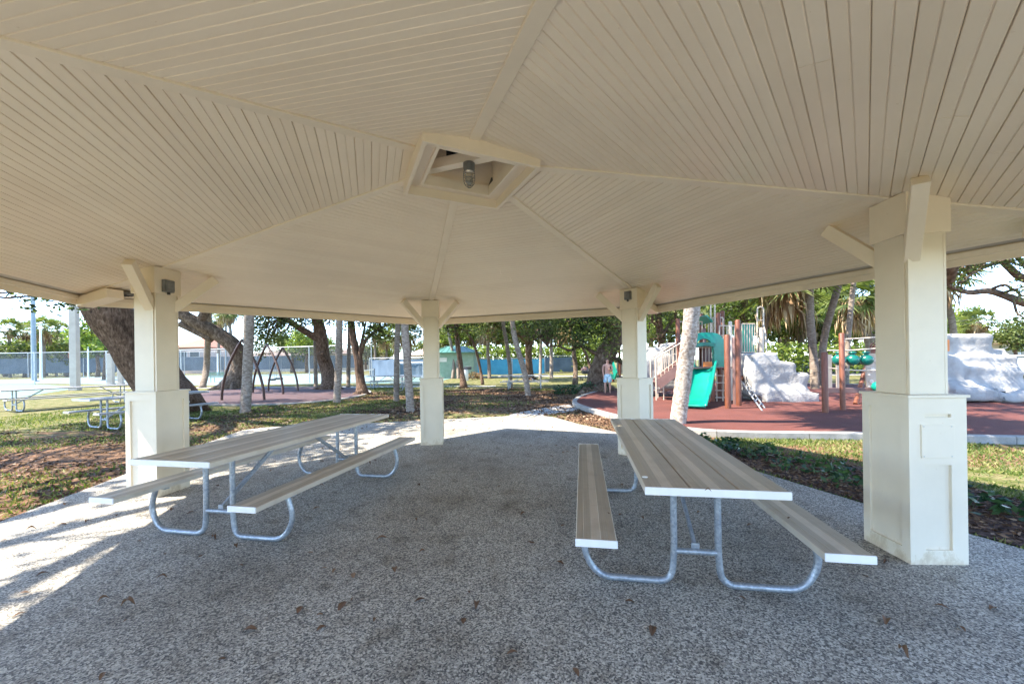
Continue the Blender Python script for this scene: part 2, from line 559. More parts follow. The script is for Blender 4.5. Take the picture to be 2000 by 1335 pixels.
class MB:
    def __init__(s):
        s.v, s.f, s.mi = [], [], []
        s.m = 0

    def quadgrid(s, rings, closed=True, cap=True):
        n0 = len(s.v)
        k = len(rings[0])
        for r in rings:
            s.v.extend(r)
        for i in range(len(rings) - 1):
            for j in range(k if closed else k - 1):
                a = n0 + i * k + j
                b = n0 + i * k + (j + 1) % k
                s.f.append((a, b, b + k, a + k))
                s.mi.append(s.m)
        if cap and closed:
            s.f.append(tuple(n0 + j for j in reversed(range(k))))
            s.mi.append(s.m)
            e = n0 + (len(rings) - 1) * k
            s.f.append(tuple(e + j for j in range(k)))
            s.mi.append(s.m)
        return s

    def box(s, c, sz, rot=None, bev=0.0):
        """box centred at c with full sizes sz; rot a 3x3 matrix or z angle; bev chamfers the vertical ends"""
        if rot is None:
            rot = Matrix.Identity(3)
        elif not isinstance(rot, Matrix):
            rot = Matrix.Rotation(rot, 3, 'Z')
        c = Vector(c)
        hx, hy, hz = sz[0] / 2, sz[1] / 2, sz[2] / 2
        if bev <= 0:
            rings = [[c + rot @ Vector((x * hx, y * hy, z)) for x, y in ((-1, -1), (1, -1), (1, 1), (-1, 1))] for z in (-hz, hz)]
        else:
            b = min(bev, hx * .9, hy * .9, hz * .9)

            def ring(i, z):
                a, d = hx - i, hy - i
                q = b * .5
                pts = [(-a + q, -d), (a - q, -d), (a, -d + q), (a, d - q), (a - q, d), (-a + q, d), (-a, d - q), (-a, -d + q)]
                return [c + rot @ Vector((x, y, z)) for x, y in pts]
            rings = [ring(b * .6, -hz), ring(0, -hz + b * .6), ring(0, hz - b * .6), ring(b * .6, hz)]
        return s.quadgrid(rings)

    def tube(s, pts, rad, n=10, cap=True, jit=0.0):
        pts = [Vector(p) for p in pts]
        if not hasattr(rad, '__len__'):
            rad = [rad] * len(pts)
        T = []
        for i in range(len(pts)):
            a = pts[max(i - 1, 0)]
            b = pts[min(i + 1, len(pts) - 1)]
            d = b - a
            T.append(d.normalized() if d.length > 1e-9 else Vector((0, 0, 1)))
        up = Vector((0, 0, 1)) if abs(T[0].z) < .9 else Vector((1, 0, 0))
        x = T[0].cross(up).normalized()
        rings = []
        for i, p in enumerate(pts):
            if i:
                q = T[i - 1].rotation_difference(T[i])
                x = (q @ x)
            x = (x - T[i] * x.dot(T[i])).normalized()
            y = T[i].cross(x)
            ring = []
            for j in range(n):
                a = 2 * math.pi * j / n
                r = rad[i]
                if jit:
                    d = x * math.cos(a) + y * math.sin(a)
                    r *= 1 + jit * noise.noise((p * .9 + d * 1.6) * 1.3)
                ring.append(p + (x * math.cos(a) + y * math.sin(a)) * r)
            rings.append(ring)
        return s.quadgrid(rings, True, cap)

    def lathe(s, c, prof, n=20, axis=None):
        c = Vector(c)
        q = Quaternion() if axis is None else Vector((0, 0, 1)).rotation_difference(Vector(axis))
        rings = [[c + q @ Vector((r * math.cos(2 * math.pi * j / n), r * math.sin(2 * math.pi * j / n), z)) for j in range(n)] for r, z in prof]
        return s.quadgrid(rings)

    def beam(s, a, b, w_, h_, up=(0, 0, 1)):
        a, b = Vector(a), Vector(b)
        t = (b - a).normalized()
        u = Vector(up)
        x = t.cross(u).normalized()
        y = x.cross(t).normalized()
        rings = []
        for p in (a, b):
            rings.append([p + x * (sx * w_ / 2) + y * (sy * h_ / 2) for sx, sy in ((-1, -1), (1, -1), (1, 1), (-1, 1))])
        return s.quadgrid(rings)

    def prism(s, poly, z0, z1):
        """vertical prism over a plan polygon"""
        rings = [[Vector((p[0], p[1], z)) for p in poly] for z in (z0, z1)]
        return s.quadgrid(rings)

    def build(s, name, mat, parent=None, smooth=False, world=False, bevel=0.0, **pr):
        me = bpy.data.meshes.new(name)
        off = origin(parent) if (world and parent is not None) else Vector((0, 0, 0))
        me.from_pydata([tuple(Vector(v) - off) for v in s.v], [], s.f)
        for m_ in (mat if isinstance(mat, (list, tuple)) else [mat]):
            me.materials.append(m_)
        if any(s.mi):
            me.polygons.foreach_set('material_index', s.mi)
        bm = bmesh.new()
        bm.from_mesh(me)
        bmesh.ops.recalc_face_normals(bm, faces=bm.faces)
        bm.to_mesh(me)
        bm.free()
        if smooth:
            me.polygons.foreach_set('use_smooth', [True] * len(me.polygons))
        o = bpy.data.objects.new(name, me)
        COL.objects.link(o)
        if parent is not None:
            o.parent = parent
        if bevel:
            b = o.modifiers.new('bevel', 'BEVEL')
            b.width = bevel
            b.segments = 2
            b.limit_method = 'ANGLE'
        if smooth and smooth != 'all':
            e = o.modifiers.new('split', 'EDGE_SPLIT')
            e.split_angle = R(50)
        props(o, **pr)
        return o


def copy_tree(o, parent=None):
    c = o.copy()
    COL.objects.link(c)
    c.parent = parent
    for ch in list(o.children):
        copy_tree(ch, c)
    return c


def raw_mesh(name, verts, faces_n, mat, parent=None, **pr):
    """verts (N,3) numpy, faces as an (M,k) numpy array"""
    me = bpy.data.meshes.new(name)
    k = faces_n.shape[1]
    me.vertices.add(len(verts))
    me.vertices.foreach_set('co', np.asarray(verts, dtype=np.float32).ravel())
    me.loops.add(faces_n.size)
    me.loops.foreach_set('vertex_index', faces_n.astype(np.int32).ravel())
    me.polygons.add(len(faces_n))
    me.polygons.foreach_set('loop_start', np.arange(0, faces_n.size, k, dtype=np.int32))
    me.polygons.foreach_set('loop_total', np.full(len(faces_n), k, dtype=np.int32))
    me.materials.append(mat)
    me.update(calc_edges=True)
    o = bpy.data.objects.new(name, me)
    COL.objects.link(o)
    if parent is not None:
        o.parent = parent
    props(o, **pr)
    return o


def leaf_cards(centers, size, aspect=0.5, flat=0.0, droop=0.0):
    """kite-shaped leaves at random attitudes -> verts, faces"""
    n = len(centers)
    d = rng.normal(size=(n, 3))
    d[:, 2] = d[:, 2] * (1 - flat) - droop
    d /= np.linalg.norm(d, axis=1)[:, None]
    e = rng.normal(size=(n, 3))
    e -= (e * d).sum(1)[:, None] * d
    e /= np.linalg.norm(e, axis=1)[:, None]
    s = (size * rng.uniform(.6, 1.3, n))[:, None]
    a = centers - d * s * .5
    b = centers + e * s * aspect * .5
    c = centers + d * s * .5
    g = centers - e * s * aspect * .5
    v = np.stack([a, b, c, g], 1).reshape(-1, 3)
    f = np.arange(4 * n).reshape(-1, 4)
    return v, f


def clump_points(centers, radii, n_each, squash=0.75):
    out = []
    for c, r in zip(centers, radii):
        n = n_each
        d = rng.normal(size=(n, 3))
        d /= np.linalg.norm(d, axis=1)[:, None]
        rr = r * rng.uniform(0.25, 1.0, n) ** 0.6
        p = d * rr[:, None]
        p[:, 2] *= squash
        out.append(p + np.asarray(c))
    return np.concatenate(out)


# ------------------------------------------------------------------ SETTING
def sheet(name, poly, z, mat, thick=0.0, **pr):
    m = MB()
    if thick:
        m.prism(poly, z - thick, z)
    else:
        m.v = [Vector((p[0], p[1], z)) for p in poly]
        m.f = [tuple(range(len(poly)))]
        m.mi = [0]
    o = m.build(name, mat, kind='structure', **pr)
    return o


# ground: fine near the pavilion, coarse further out, with gentle swells away from paving
def ground():
    xs = np.concatenate([np.array([-900, -400, -200, -120]), np.arange(-80, 60, 1.0), np.array([60, 90, 140, 250, 500, 900])])
    ys = np.concatenate([np.array([-300, -100, -40]), np.arange(-16, 60, 1.0), np.array([62, 70, 80, 100, 140, 250, 500, 1000])])
    X, Y = np.meshgrid(xs, ys)
    Z = np.zeros_like(X)
    v = np.stack([X, Y, Z], -1).reshape(-1, 3)
    nx = len(xs)
    i = np.arange(len(ys) - 1)[:, None] * nx + np.arange(nx - 1)[None]
    f = np.stack([i, i + 1, i + 1 + nx, i + nx], -1).reshape(-1, 4)
    raw_mesh('ground', v, f, GROUND, kind='structure')


ground()
SLAB_POLY = [(-4.2, -4), (-4.45, 1.2), (-5.04, 3.71), (-5.45, 5.25), (-6.04, 7.38), (-6.35, 8.75), (-6.05, 9.1), (-5.2, 9.3), (-3.72, 9.55), (-2.3, 9.9), (-.9, 10.25), (-.1, 10.5), (.45, 10.45), (.85, 10.1), (1.33, 8.95), (1.92, 7.9), (2.5, 6.5), (3.02, 5.13), (3.42, 3.87), (3.8, 2.85), (4.5, .6), (4.6, -1.5), (4.2, -4)]
sheet('pavilion_slab', SLAB_POLY, 0.020, SLAB, 0.10)
sheet('concrete_path', [(-.35, 10.44), (-.22, 10.9), (.6, 11.95), (1.6, 12.95), (1.72, 12.6), (1.74, 11.55), (1.2, 11.0), (.75, 10.75), (.6, 10.3)], 0.016, CONC, 0.08)


def smooth_closed(pts, k=6):
    n = len(pts)
    out = []
    for i in range(n):
        p0, p1, p2, p3 = [Vector(pts[(i + j) % n]) for j in (-1, 0, 1, 2)]
        for s_ in range(k):
            t = s_ / k
            out.append(tuple(0.5 * ((2 * p1) + (p2 - p0) * t + (2 * p0 - 5 * p1 + 4 * p2 - p3) * t * t + (3 * p1 - p0 - 3 * p2 + p3) * t ** 3)))
    return out


def ring_curb(poly, w_, h_, name, mat, seg=4):
    """a kerb cast in lengths: one mesh per few metres, joints left between them"""
    n = len(poly)
    P = [Vector(p) for p in poly]
    out = []
    area = sum(P[i].x * P[(i + 1) % n].y - P[(i + 1) % n].x * P[i].y for i in range(n))
    sg = 1 if area > 0 else -1
    for i in range(n):
        t = (P[(i + 1) % n] - P[i - 1]).normalized()
        out.append(P[i] + Vector((t.y, -t.x)) * (-w_ * sg))
    for a in range(0, n, seg):
        m = MB()
        idx = [(a + j) % n for j in range(min(seg, n - a) + 1)]
        rings = []
        for q, i in enumerate(idx):
            o_, i_ = P[i], out[i]
            if q == 0:
                nn = P[idx[1]] - P[i]
                sft = nn.normalized() * 0.006
            elif q == len(idx) - 1:
                nn = P[idx[-2]] - P[i]
                sft = nn.normalized() * 0.006
            else:
                sft = Vector((0, 0))
            o_, i_ = o_ + sft, i_ + sft
            e = (i_ - o_).normalized() * 0.015
            rings.append([Vector((*o_, -.05)), Vector((*o_, h_ - .015)), Vector((*(o_ + e), h_)), Vector((*(i_ - e), h_)), Vector((*i_, h_ - .015)), Vector((*i_, -.05))])
        m.quadgrid(rings)
        m.build(name, mat, kind='structure')
    return out


PLAY = smooth_closed([(1.75, 13.0), (1.82, 11.5), (2.25, 9.75), (2.85, 8.25), (3.7, 7.25), (6.04, 6.82), (8.2, 6.35), (11.5, 5.9), (16, 6.8), (19, 12), (17, 19), (11, 23), (6.6, 20.3), (4.6, 18.3), (3.4, 17.2), (2.3, 15.0)])
inner = ring_curb(PLAY, 0.16, 0.13, 'curb', CURB)
sheet('playground_surface', [tuple(p) for p in inner], 0.115, RED, 0.1)
PAD = smooth_closed([(-16.5, 18.5), (-14.2, 15.2), (-11.5, 14.2), (-8.6, 14.3), (-7.3, 16.3), (-7.6, 19.6), (-9.6, 22.6), (-13.5, 24.8), (-17.2, 23.8), (-18, 21)])
inner = ring_curb(PAD, 0.14, 0.07, 'curb', CURB, 5)
sheet('playground_surface', [tuple(p) for p in inner], 0.06, PURPLE, 0.05)
# mulch bed beside the slab, and its continuation right of the pavilion
MBED = [(1.98, 7.9), (2.56, 6.5), (3.08, 5.13), (3.48, 3.87), (3.86, 2.87), (4.56, .6), (4.7, -1.5), (6.0, -1.2), (5.7, 1.2), (5.15, 3.0), (5.0, 4.4), (4.5, 5.2), (3.9, 5.9), (3.2, 6.85), (2.5, 7.8)]
sheet('mulch_bed', MBED, 0.012, MULCH)
# courts beyond the trees
sheet('tennis_court', [(-75, 34), (-26.0, 17.6), (-25.6, 19.4), (-34, 30), (-75, 52)], 0.010, COURT)
sheet('tennis_court', [(-70, 46), (-24, 29.5), (-13, 29.6), (-11, 40), (-30, 60), (-70, 64)], 0.014, COURT2)
sheet('tennis_court', [(-12.5, 28.5), (-6.4, 28.2), (-6.4, 40), (-10.5, 40)], 0.014, COURT)
sheet('footpath', [(-12, 40.2), (30, 30.8), (30, 32.2), (-12, 41.8)], 0.008, CONC)
sheet('footpath', [(-30, 27.0), (-6, 23.6), (-1.5, 23.2), (-1.5, 24.0), (-6, 24.6), (-30, 28.0)], 0.006, CONC)
sheet('road', [(14, 33), (80, 18), (80, 26), (14, 41)], 0.010, ROAD)

# ------------------------------------------------------------------ PAVILION
PC = Vector((-.493, 3.494, 0))
HAP, ZE = 3.330, 2.389                       # apex of the ceiling, ceiling height at the eave corners
TH = [R(a) for a in (164.68, 107.57, 47.60, -9.92, -72.67, -130.07)]
RE = [5.251, 4.847, 4.179, 4.894, 4.817, 4.817]
RC = [3.921, 3.738, 3.388, 3.485, 3.633, 3.633]
CR = [R(a) for a in (174.4, 97.7, 41.0, -2.6, -72.7, -130.0)]
pav = thing('pavilion', 'cream hexagonal picnic pavilion with beadboard ceiling and panelled square columns', 'pavilion', PC)
AP = Vector((0, 0, HAP))
EC = [Vector((RE[i] * math.cos(TH[i]), RE[i] * math.sin(TH[i]), ZE)) for i in range(6)]


def ceil_z(i, r):
    return HAP - (HAP - ZE) / RE[i] * r


BW = 0.1225
OPEN_T = []
for i in range(6):
    j = (i + 1) % 6
    A, B = EC[i], EC[j]
    e = (B - A).normalized()
    foot = A + e * (AP - A).dot(e)
    slope = (foot - AP)
    Ls = slope.length
    dn = slope.normalized()
    nrm = e.cross(dn).normalized()
    if nrm.z > 0:
        nrm = -nrm                          # points down, into the room
    s0 = 0.40
    nb = int((Ls - s0) / BW)
    for k in range(nb):
        a = Ls - 0.10 - (k + 1) * BW
        if a < s0:
            break
        ww = BW - 0.001
        sag = random.uniform(-.0006, .0006)
        prof = [(0.0, .009), (.0045, 0), (ww / 2 - .0050, 0), (ww / 2, .0055), (ww / 2 + .0050, 0), (ww - .0045, 0), (ww, .009), (ww, -.016 - .002 + .016), ]
        prof = [(0.0, .018), (0.0, .008), (.0040, 0), (ww / 2 - .0045, 0), (ww / 2 - .0012, .0055), (ww / 2 + .0012, .0055), (ww / 2 + .0045, 0), (ww - .0040, 0), (ww, .008), (ww, .018)]
        width_here = (B - A).length * (a / Ls)
        cuts = [0.0, 1.0]
        if width_here > 2.2 and random.random() < .42:
            cuts = [0.0, random.uniform(.22, .78), 1.0]
        for u0, u1 in zip(cuts[:-1], cuts[1:]):
            rings = [[], []]
            lift = random.uniform(-.0006, .0006)
            for (s_, up) in prof:
                tt = (a + s_) / Ls
                pa = AP + (A - AP) * tt - nrm * (up + sag + lift) + e * .004
                pb = AP + (B - AP) * tt - nrm * (up + sag + lift) - e * .004
                rings[0].append(pa.lerp(pb, u0) + (e * .0012 if u0 > 0 else e * 0))
                rings[1].append(pa.lerp(pb, u1) - (e * .0012 if u1 < 1 else e * 0))
            m = MB()
            m.quadgrid(rings)
            m.build('ceiling_board', CEIL[random.choice((0, 0, 1, 2))], pav)
    # dark ventilation strip between the last board and the fascia
    m = MB()
    rings = [[], []]
    for (s_, up) in [(Ls - .10, .016), (Ls - .10, .028), (Ls - .005, .028), (Ls - .005, .016)]:
        for q, E_ in ((0, A), (1, B)):
            rings[q].append(AP + (E_ - AP) * (s_ / Ls) - nrm * up)
    m.quadgrid(rings)
    m.build('soffit_vent', VENT, pav)
    # fascia: outer board and the inner nailer
    hor = Vector((e.y, -e.x, 0))
    if hor.dot(foot) < 0:
        hor = -hor
    for (off, th, z0, z1, nm) in ((0.0, .035, ZE - .105, ZE + .045, 'fascia_board'), (-.030, .030, ZE - .045, ZE + .003, 'fascia_nailer')):
        m = MB()
        rings = []
        for E_, k_ in ((A, RE[i]), (B, RE[j])):
            u = Vector((E_.x, E_.y, 0)).normalized()
            c1 = u * ((hor * off).dot(hor) / u.dot(hor))
            c2 = u * ((off + th) / u.dot(hor))
            b = Vector((E_.x, E_.y, 0))
            rings.append([b + c1 + Vector((0, 0, z0)), b + c2 + Vector((0, 0, z0)), b + c2 + Vector((0, 0, z1)), b + c1 + Vector((0, 0, z1))])
        m.quadgrid(rings)
        m.build(nm, TRIM, pav)
    # outer roof plane, thick, with shingle courses as steps
    m = MB()
    ncourse = 22
    rings = [[], []]
    base_up = .16
    prof = []
    for c in range(ncourse + 1):
        d = 0.475 + (Ls + .10 - 0.475) * c / ncourse
        prof.append((d, base_up + .012))
        if c < ncourse:
            prof.append((d, base_up))
    prof = [(0.475, .02 + .05)] + prof + [(Ls + .10, .075)]
    for (s_, up) in prof:
        for q, E_ in ((0, A), (1, B)):
            rings[q].append(AP + (E_ - AP) * (s_ / Ls) - nrm * up)
    m.quadgrid(rings)
    m.build('roof_slope', SHINGLE, pav)

# hip trims
for i in range(6):
    u = Vector((math.cos(TH[i]), math.sin(TH[i]), 0))
    r0, r1 = 0.46, RE[i] - .03
    a = u * r0 + Vector((0, 0, ceil_z(i, r0) - .004))
    b = u * r1 + Vector((0, 0, ceil_z(i, r1) - .004))
    m = MB()
    m.beam(a, b, .085, .030)
    m.build('hip_trim', TRIM, pav, bevel=.004)

# corner blocks on the eave corners
for i in (0, 1, 2, 3):
    u = Vector((math.cos(TH[i]), math.sin(TH[i]), 0))
    r0, r1 = RE[i] - .62, RE[i] - .05
    m = MB()
    a = u * r0 + Vector((0, 0, ceil_z(i, r0) - .105))
    b = u * r1 + Vector((0, 0, ceil_z(i, r1) - .085))
    if i == 1:
        continue
    m.beam(a, b, .17, .11)
    m.build('corner_block', TRIM, pav, bevel=.004)

# cupola frame round the opening
ca = R(24.7)
fr = Matrix.Rotation(ca, 3, 'Z')
fc = Vector((-.447 - PC.x, 3.44 - PC.y, 0))
H = .485
zb = 3.105


def sq_ring(name, half, wdt, z0, z1, mat):
    for k in range(4):
        rm = fr @ Matrix.Rotation(R(90) * k, 3, 'Z')
        m = MB()
        rings = []
        for z in (z0, z1):
            rings.append([fc + rm @ Vector((x, y, z)) for x, y in ((-half, -half), (half, -half), (half - wdt, -half + wdt), (-half + wdt, -half + wdt))])
        m.quadgrid(rings)
        m.build(name, mat, pav)


sq_ring('cupola_frame', H, .032, zb, zb + .13, TRIM)
sq_ring('cupola_soffit', H - .033, .115, zb + .085, zb + .10, CEIL[0])
sq_ring('cupola_inner_frame', H - .135, .026, zb + .060, zb + .16, TRIM)
# shaft of the cupola above the opening with louvre openings
for k in range(4):
    rm = fr @ Matrix.Rotation(R(90) * k, 3, 'Z')
    m = MB()
    for (x0, x1, z0, z1) in ((-.39, .39, zb + .165, zb + .33), (-.39, -.09, zb + .33, zb + .55), (.09, .39, zb + .33, zb + .55), (-.39, .39, zb + .55, zb + .66)):
        c = fc + rm @ Vector(((x0 + x1) / 2, -.40, (z0 + z1) / 2))
        m.box(c, (x1 - x0, .03, z1 - z0), rm)
    m.build('cupola_wall', TRIM, pav)
    for q in range(5):
        m = MB()
        c = fc + rm @ Vector((0, -.405, zb + .355 + q * .044))
        m.box(c, (.175, .045, .008), rm @ Matrix.Rotation(R(-35), 3, 'X'))
        m.build('louvre_slat', DARKV, pav)
    m = MB()
    m.box(fc + rm @ Vector((0, -.432, zb + .44)), (.19, .006, .23), rm)
    m.build('vent_screen', DARKV, pav)
m = MB()
m.box(fc + Vector((0, 0, zb + .68)), (.95, .95, .03), fr)
m.v.append(fc + Vector((0, 0, zb + .98)))
top = len(m.v) - 1
for k in range(4):
    m.v.append(fc + fr @ Vector(((-.52, .52, .52, -.52)[k], (-.52, -.52, .52, .52)[k], zb + .70)))
for k in range(4):
    m.f.append((top, top + 1 + k, top + 1 + (k + 1) % 4))
    m.mi.append(0)
m.f.append((top + 1, top + 2, top + 3, top + 4))
m.mi.append(0)
m.build('cupola_roof', SHINGLE, pav)
m = MB()
bd = fr @ Matrix.Rotation(R(-45), 3, 'Z') @ Vector((1, 0, 0))
lamp_c = Vector((-.447, 3.44, 0)) - PC
m.beam(lamp_c - bd * .46 + Vector((0, 0, zb + .205)), lamp_c + bd * .46 + Vector((0, 0, zb + .205)), .085, .09)
m.build('cupola_beam', CEIL[2], pav, bevel=.004)

# columns
PED, PH, SH = .389, 1.172, .262


def column(i):
    x, y = RC[i] * math.cos(TH[i]), RC[i] * math.sin(TH[i])
    col = bpy.data.objects.new('column', None)
    COL.objects.link(col)
    col.parent = pav
    col.location = (x, y, 0.02)
    col.rotation_euler = (0, 0, CR[i])
    zc = ceil_z(i, RC[i]) - .02
    h = PED / 2
    # pedestal carcase, with framed recessed faces
    m = MB()
    m.box((0, 0, PH / 2), (PED - .036, PED - .036, PH))
    m.build('pedestal', POST, col)
    for k in range(4):
        rm = Matrix.Rotation(R(90) * k, 3, 'Z')
        m = MB()
        st = .062
        special = (i == 3 and k == 1)
        # k=0 faces -y, 1 faces +x, 2 faces +y, 3 faces -x (local); inward face is -x
        parts = [(-h + .0005, -h + st, 0, PH), (h - st, h - .0005, 0, PH), (-h + st, h - st, 0, .10), (-h + st, h - st, PH - .085, PH)]
        face_is_special = (i == 3 and k == 0)
        if face_is_special:
            parts = [(-h + .0005, -h + .105, 0, PH), (h - .105, h - .0005, 0, PH), (-h + .105, h - .105, 0, .10), (-h + .105, h - .105, .72, .985), (-h + .105, h - .105, 1.010, PH)]
            parts[3] = (-h + .105, h - .105, .70, 1.035)
            parts[4] = (-h + .105, h - .105, 1.058, PH)
        for (x0, x1, z0, z1) in parts:
            c = rm @ Vector(((x0 + x1) / 2, -h + .009, (z0 + z1) / 2))
            m.box(c, (x1 - x0, .018, z1 - z0), rm)
        m.build('panel_frame', POST, col)
        if face_is_special:
            m = MB()
            c = rm @ Vector((-.005, -h - .004, .868))
            m.box(c, (.222, .008, .235), rm)
            cp = m.build('cover_plate', POST, col, bevel=.002)
            m = MB()
            for sx in (-.098, .088):
                for sz in (-.105, .105):
                    m.lathe(rm @ Vector((-.005 + sx, -h - .0095, .868 + sz)), [(.0045, 0), (.004, .002)], 8, rm @ Vector((0, -1, 0)))
            m.build('plate_screws', STEELG, col)
    m = MB()
    m.box((0, 0, PH + .010), (PED + .028, PED + .028, .020))
    m.build('pedestal_cap', POST, col, bevel=.003)
    m = MB()
    z0 = PH + .020
    m.box((0, 0, (z0 + zc) / 2), (SH - .012, SH - .012, zc - z0))
    for k in range(4):
        rm = Matrix.Rotation(R(90) * k, 3, 'Z')
        m.box(rm @ Vector((-.0105, -SH / 2 + .003, (z0 + zc) / 2)), (SH - .021, .018, zc - z0 - .004), rm)
    m.build('shaft', POST, col)
    m = MB()
    hc = .30
    m.box((0, 0, zc - hc / 2 + .01), (SH + .045, SH + .045, hc))
    m.build('capital', TRIM, col, bevel=.003)
    # braces towards the two neighbouring columns
    wx = Vector((x, y, 0))
    for nb_ in ((i - 1) % 6, (i + 1) % 6):
        n2 = Vector((RC[nb_] * math.cos(TH[nb_]), RC[nb_] * math.sin(TH[nb_]), 0))
        d = (n2 - wx).normalized()
        ld = Matrix.Rotation(-CR[i], 3, 'Z') @ d
        p0 = ld * .13 + Vector((0, 0, zc - .46))
        rr = .53
        pr_ = (wx + d * rr)
        # ceiling height above the brace head
        e_ = (EC[nb_] - EC[i])
        e_.z = 0
        e_.normalize()
        nn = Vector((-e_.y, e_.x, 0))
        ap = abs(EC[i].dot(nn))
        zz = HAP - (HAP - ZE) * abs(pr_.dot(nn)) / ap
        p1 = ld * (rr + .02) + Vector((0, 0, zz - .02 - .035))
        m = MB()
        m.beam(p0, p1, .088, .10)
        m.build('brace', TRIM, col, bevel=.004)
    return col


cols = [column(i) for i in range(6)]


# equipment boxes and the caged lamp hang on the pavilion: things of their own
def loc_on_col(i, side, u, z, off=0.0):
    """point on the capital face: side 'in' faces the middle of the pavilion"""
    a = CR[i]
    r = Vector((math.cos(a), math.sin(a), 0))
    t = Vector((-r.y, r.x, 0))
    c = PC + Vector((RC[i] * math.cos(TH[i]), RC[i] * math.sin(TH[i]), 0))
    hh = (SH + .045) / 2
    if side == 'in':
        return c - r * (hh + off) + t * u + Vector((0, 0, z)), -r
    return c - t * (hh + off) + r * u + Vector((0, 0, z)), -t


def junction(i, side, u, z, label, sc=1.0):
    p, nrm_ = loc_on_col(i, side, u, z)
    t = thing('outlet_box', label, 'outlet box', p, math.atan2(nrm_.y, nrm_.x), 'grey outlet boxes on the columns')
    m = MB()
    m.box((.022, 0, 0), (.044, .11 * sc, .135 * sc), None, .006)
    m.build('box_body', GREYBOX, t)
    m = MB()
    m.box((.053, 0, .003), (.018, .085 * sc, .115 * sc), None, .005)
    m.build('box_lid', GREYBOX, t)
    m = MB()
    m.lathe((.028, 0, -.075 * sc), [(.016, -.02), (.016, .01)], 10)
    m.build('conduit_fitting', BLACKM, t)


junction(0, 'in', .02, 2.43, 'grey weatherproof outlet box on the capital of the left column', 1.05)
junction(2, 'in', -.01, 2.475, 'grey weatherproof outlet box on the capital of the column behind the right table', .95)
pt = PC + Vector((math.cos(TH[0]) * (RE[0] - .50), math.sin(TH[0]) * (RE[0] - .50), 0))
t = thing('vent_box', 'small dark vent box on the ceiling above the left eave corner block', 'vent box', (pt.x + .02, pt.y + .16, 2.425))
m = MB()
m.box((0, 0, 0), (.20, .16, .035), .3, .006)
m.build('box_body', GREYBOX, t)
for q in range(4):
    m = MB()
    m.box((-.06 + q * .04, 0, -.022), (.022, .12, .008), .3)
    m.build('vent_slat', DARKV, t)

# caged lamp under the cupola beam
lp = PC + lamp_c + Vector((.02, -.02, 0))
lamp = thing('caged_lamp', 'grey jelly-jar lamp in a wire cage hanging below the cupola beam', 'lamp', (lp.x, lp.y, zb + .158))
m = MB()
m.lathe((0, 0, 0), [(.035, 0), (.052, -.005), (.052, -.052), (.044, -.070), (.044, -.075)], 20)
m.build('lamp_body', GREYBOX, lamp, smooth=True)
gm, gt, gb = nodes_mat('lamp_glass')
gb.inputs['Base Color'].default_value = (.82, .80, .72, 1)
gb.inputs['Roughness'].default_value = .15
gb.inputs['Transmission Weight'].default_value = .75
m = MB()
m.lathe((0, 0, 0), [(.036, -.076), (.038, -.13), (.034, -.165), (.020, -.190), (.004, -.198)], 20)
m.build('lamp_glass', gm, lamp, smooth=True)
m = MB()
for k in range(6):
    a = k * math.pi / 3
    pts = [Vector((math.cos(a) * r, math.sin(a) * r, z)) for r, z in ((.047, -.07), (.050, -.12), (.048, -.165), (.034, -.200), (.014, -.218), (.0, -.222))]
    m.tube(pts, .0028, 6)
for r, z in ((.050, -.105), (.050, -.145), (.044, -.182)):
    m.tube([Vector((math.cos(a) * r, math.sin(a) * r, z)) for a in np.linspace(0, 2 * math.pi, 21)], .0028, 6)
m.build('wire_cage', GREYBOX, lamp, smooth=True)


# ------------------------------------------------------------------ PICNIC TABLES
def plank_profile(wd, th):
    h = wd / 2
    # ribbed extrusion: shallow raised bands with rounded edges
    top = [(-h, -th), (-h, -.006), (-h + .005, 0), (-h * .62, 0), (-h * .60, .0022), (-h * .24, .0022), (-h * .22, .0004), (h * .22, .0004), (h * .24, .0022), (h * .60, .0022), (h * .62, 0), (h - .005, 0), (h, -.006), (h, -th)]
    return top


def add_plank(m, cx, z, wd, L, th=.038):
    prof = plank_profile(wd, th)
    rings = []
    for y in (-L / 2, L / 2):
        rings.append([Vector((cx + px_, y, z + pz_)) for px_, pz_ in prof] + [Vector((cx + wd / 2 - .004, y, z - th)), Vector((cx + wd / 2 - .004, y, z - .006)), Vector((cx - wd / 2 + .004, y, z - .006)), Vector((cx - wd / 2 + .004, y, z - th))])
    n0 = len(m.f)
    m.quadgrid(rings)
    for j in (3, 4, 8, 9, 2, 10):
        m.mi[n0 + j] = 1


def add_cap(m, cx, z, wd, y, s_, th=.040):
    m.box((cx, y + s_ * .003, z - th / 2 + .002), (wd + .004, .010, th + .004), None, .003)


def bent(pts, rad, n=6):
    """round the corners of a polyline"""
    out = [Vector(pts[0])]
    for i in range(1, len(pts) - 1):
        p, a, b = Vector(pts[i]), Vector(pts[i - 1]), Vector(pts[i + 1])
        r = min(rad, (a - p).length * .48, (b - p).length * .48)
        p0 = p + (a - p).normalized() * r
        p2 = p + (b - p).normalized() * r
        for k in range(n + 1):
            t = k / n
            out.append(p0 * (1 - t) ** 2 + p * 2 * t * (1 - t) + p2 * t * t)
    out.append(Vector(pts[-1]))
    return out


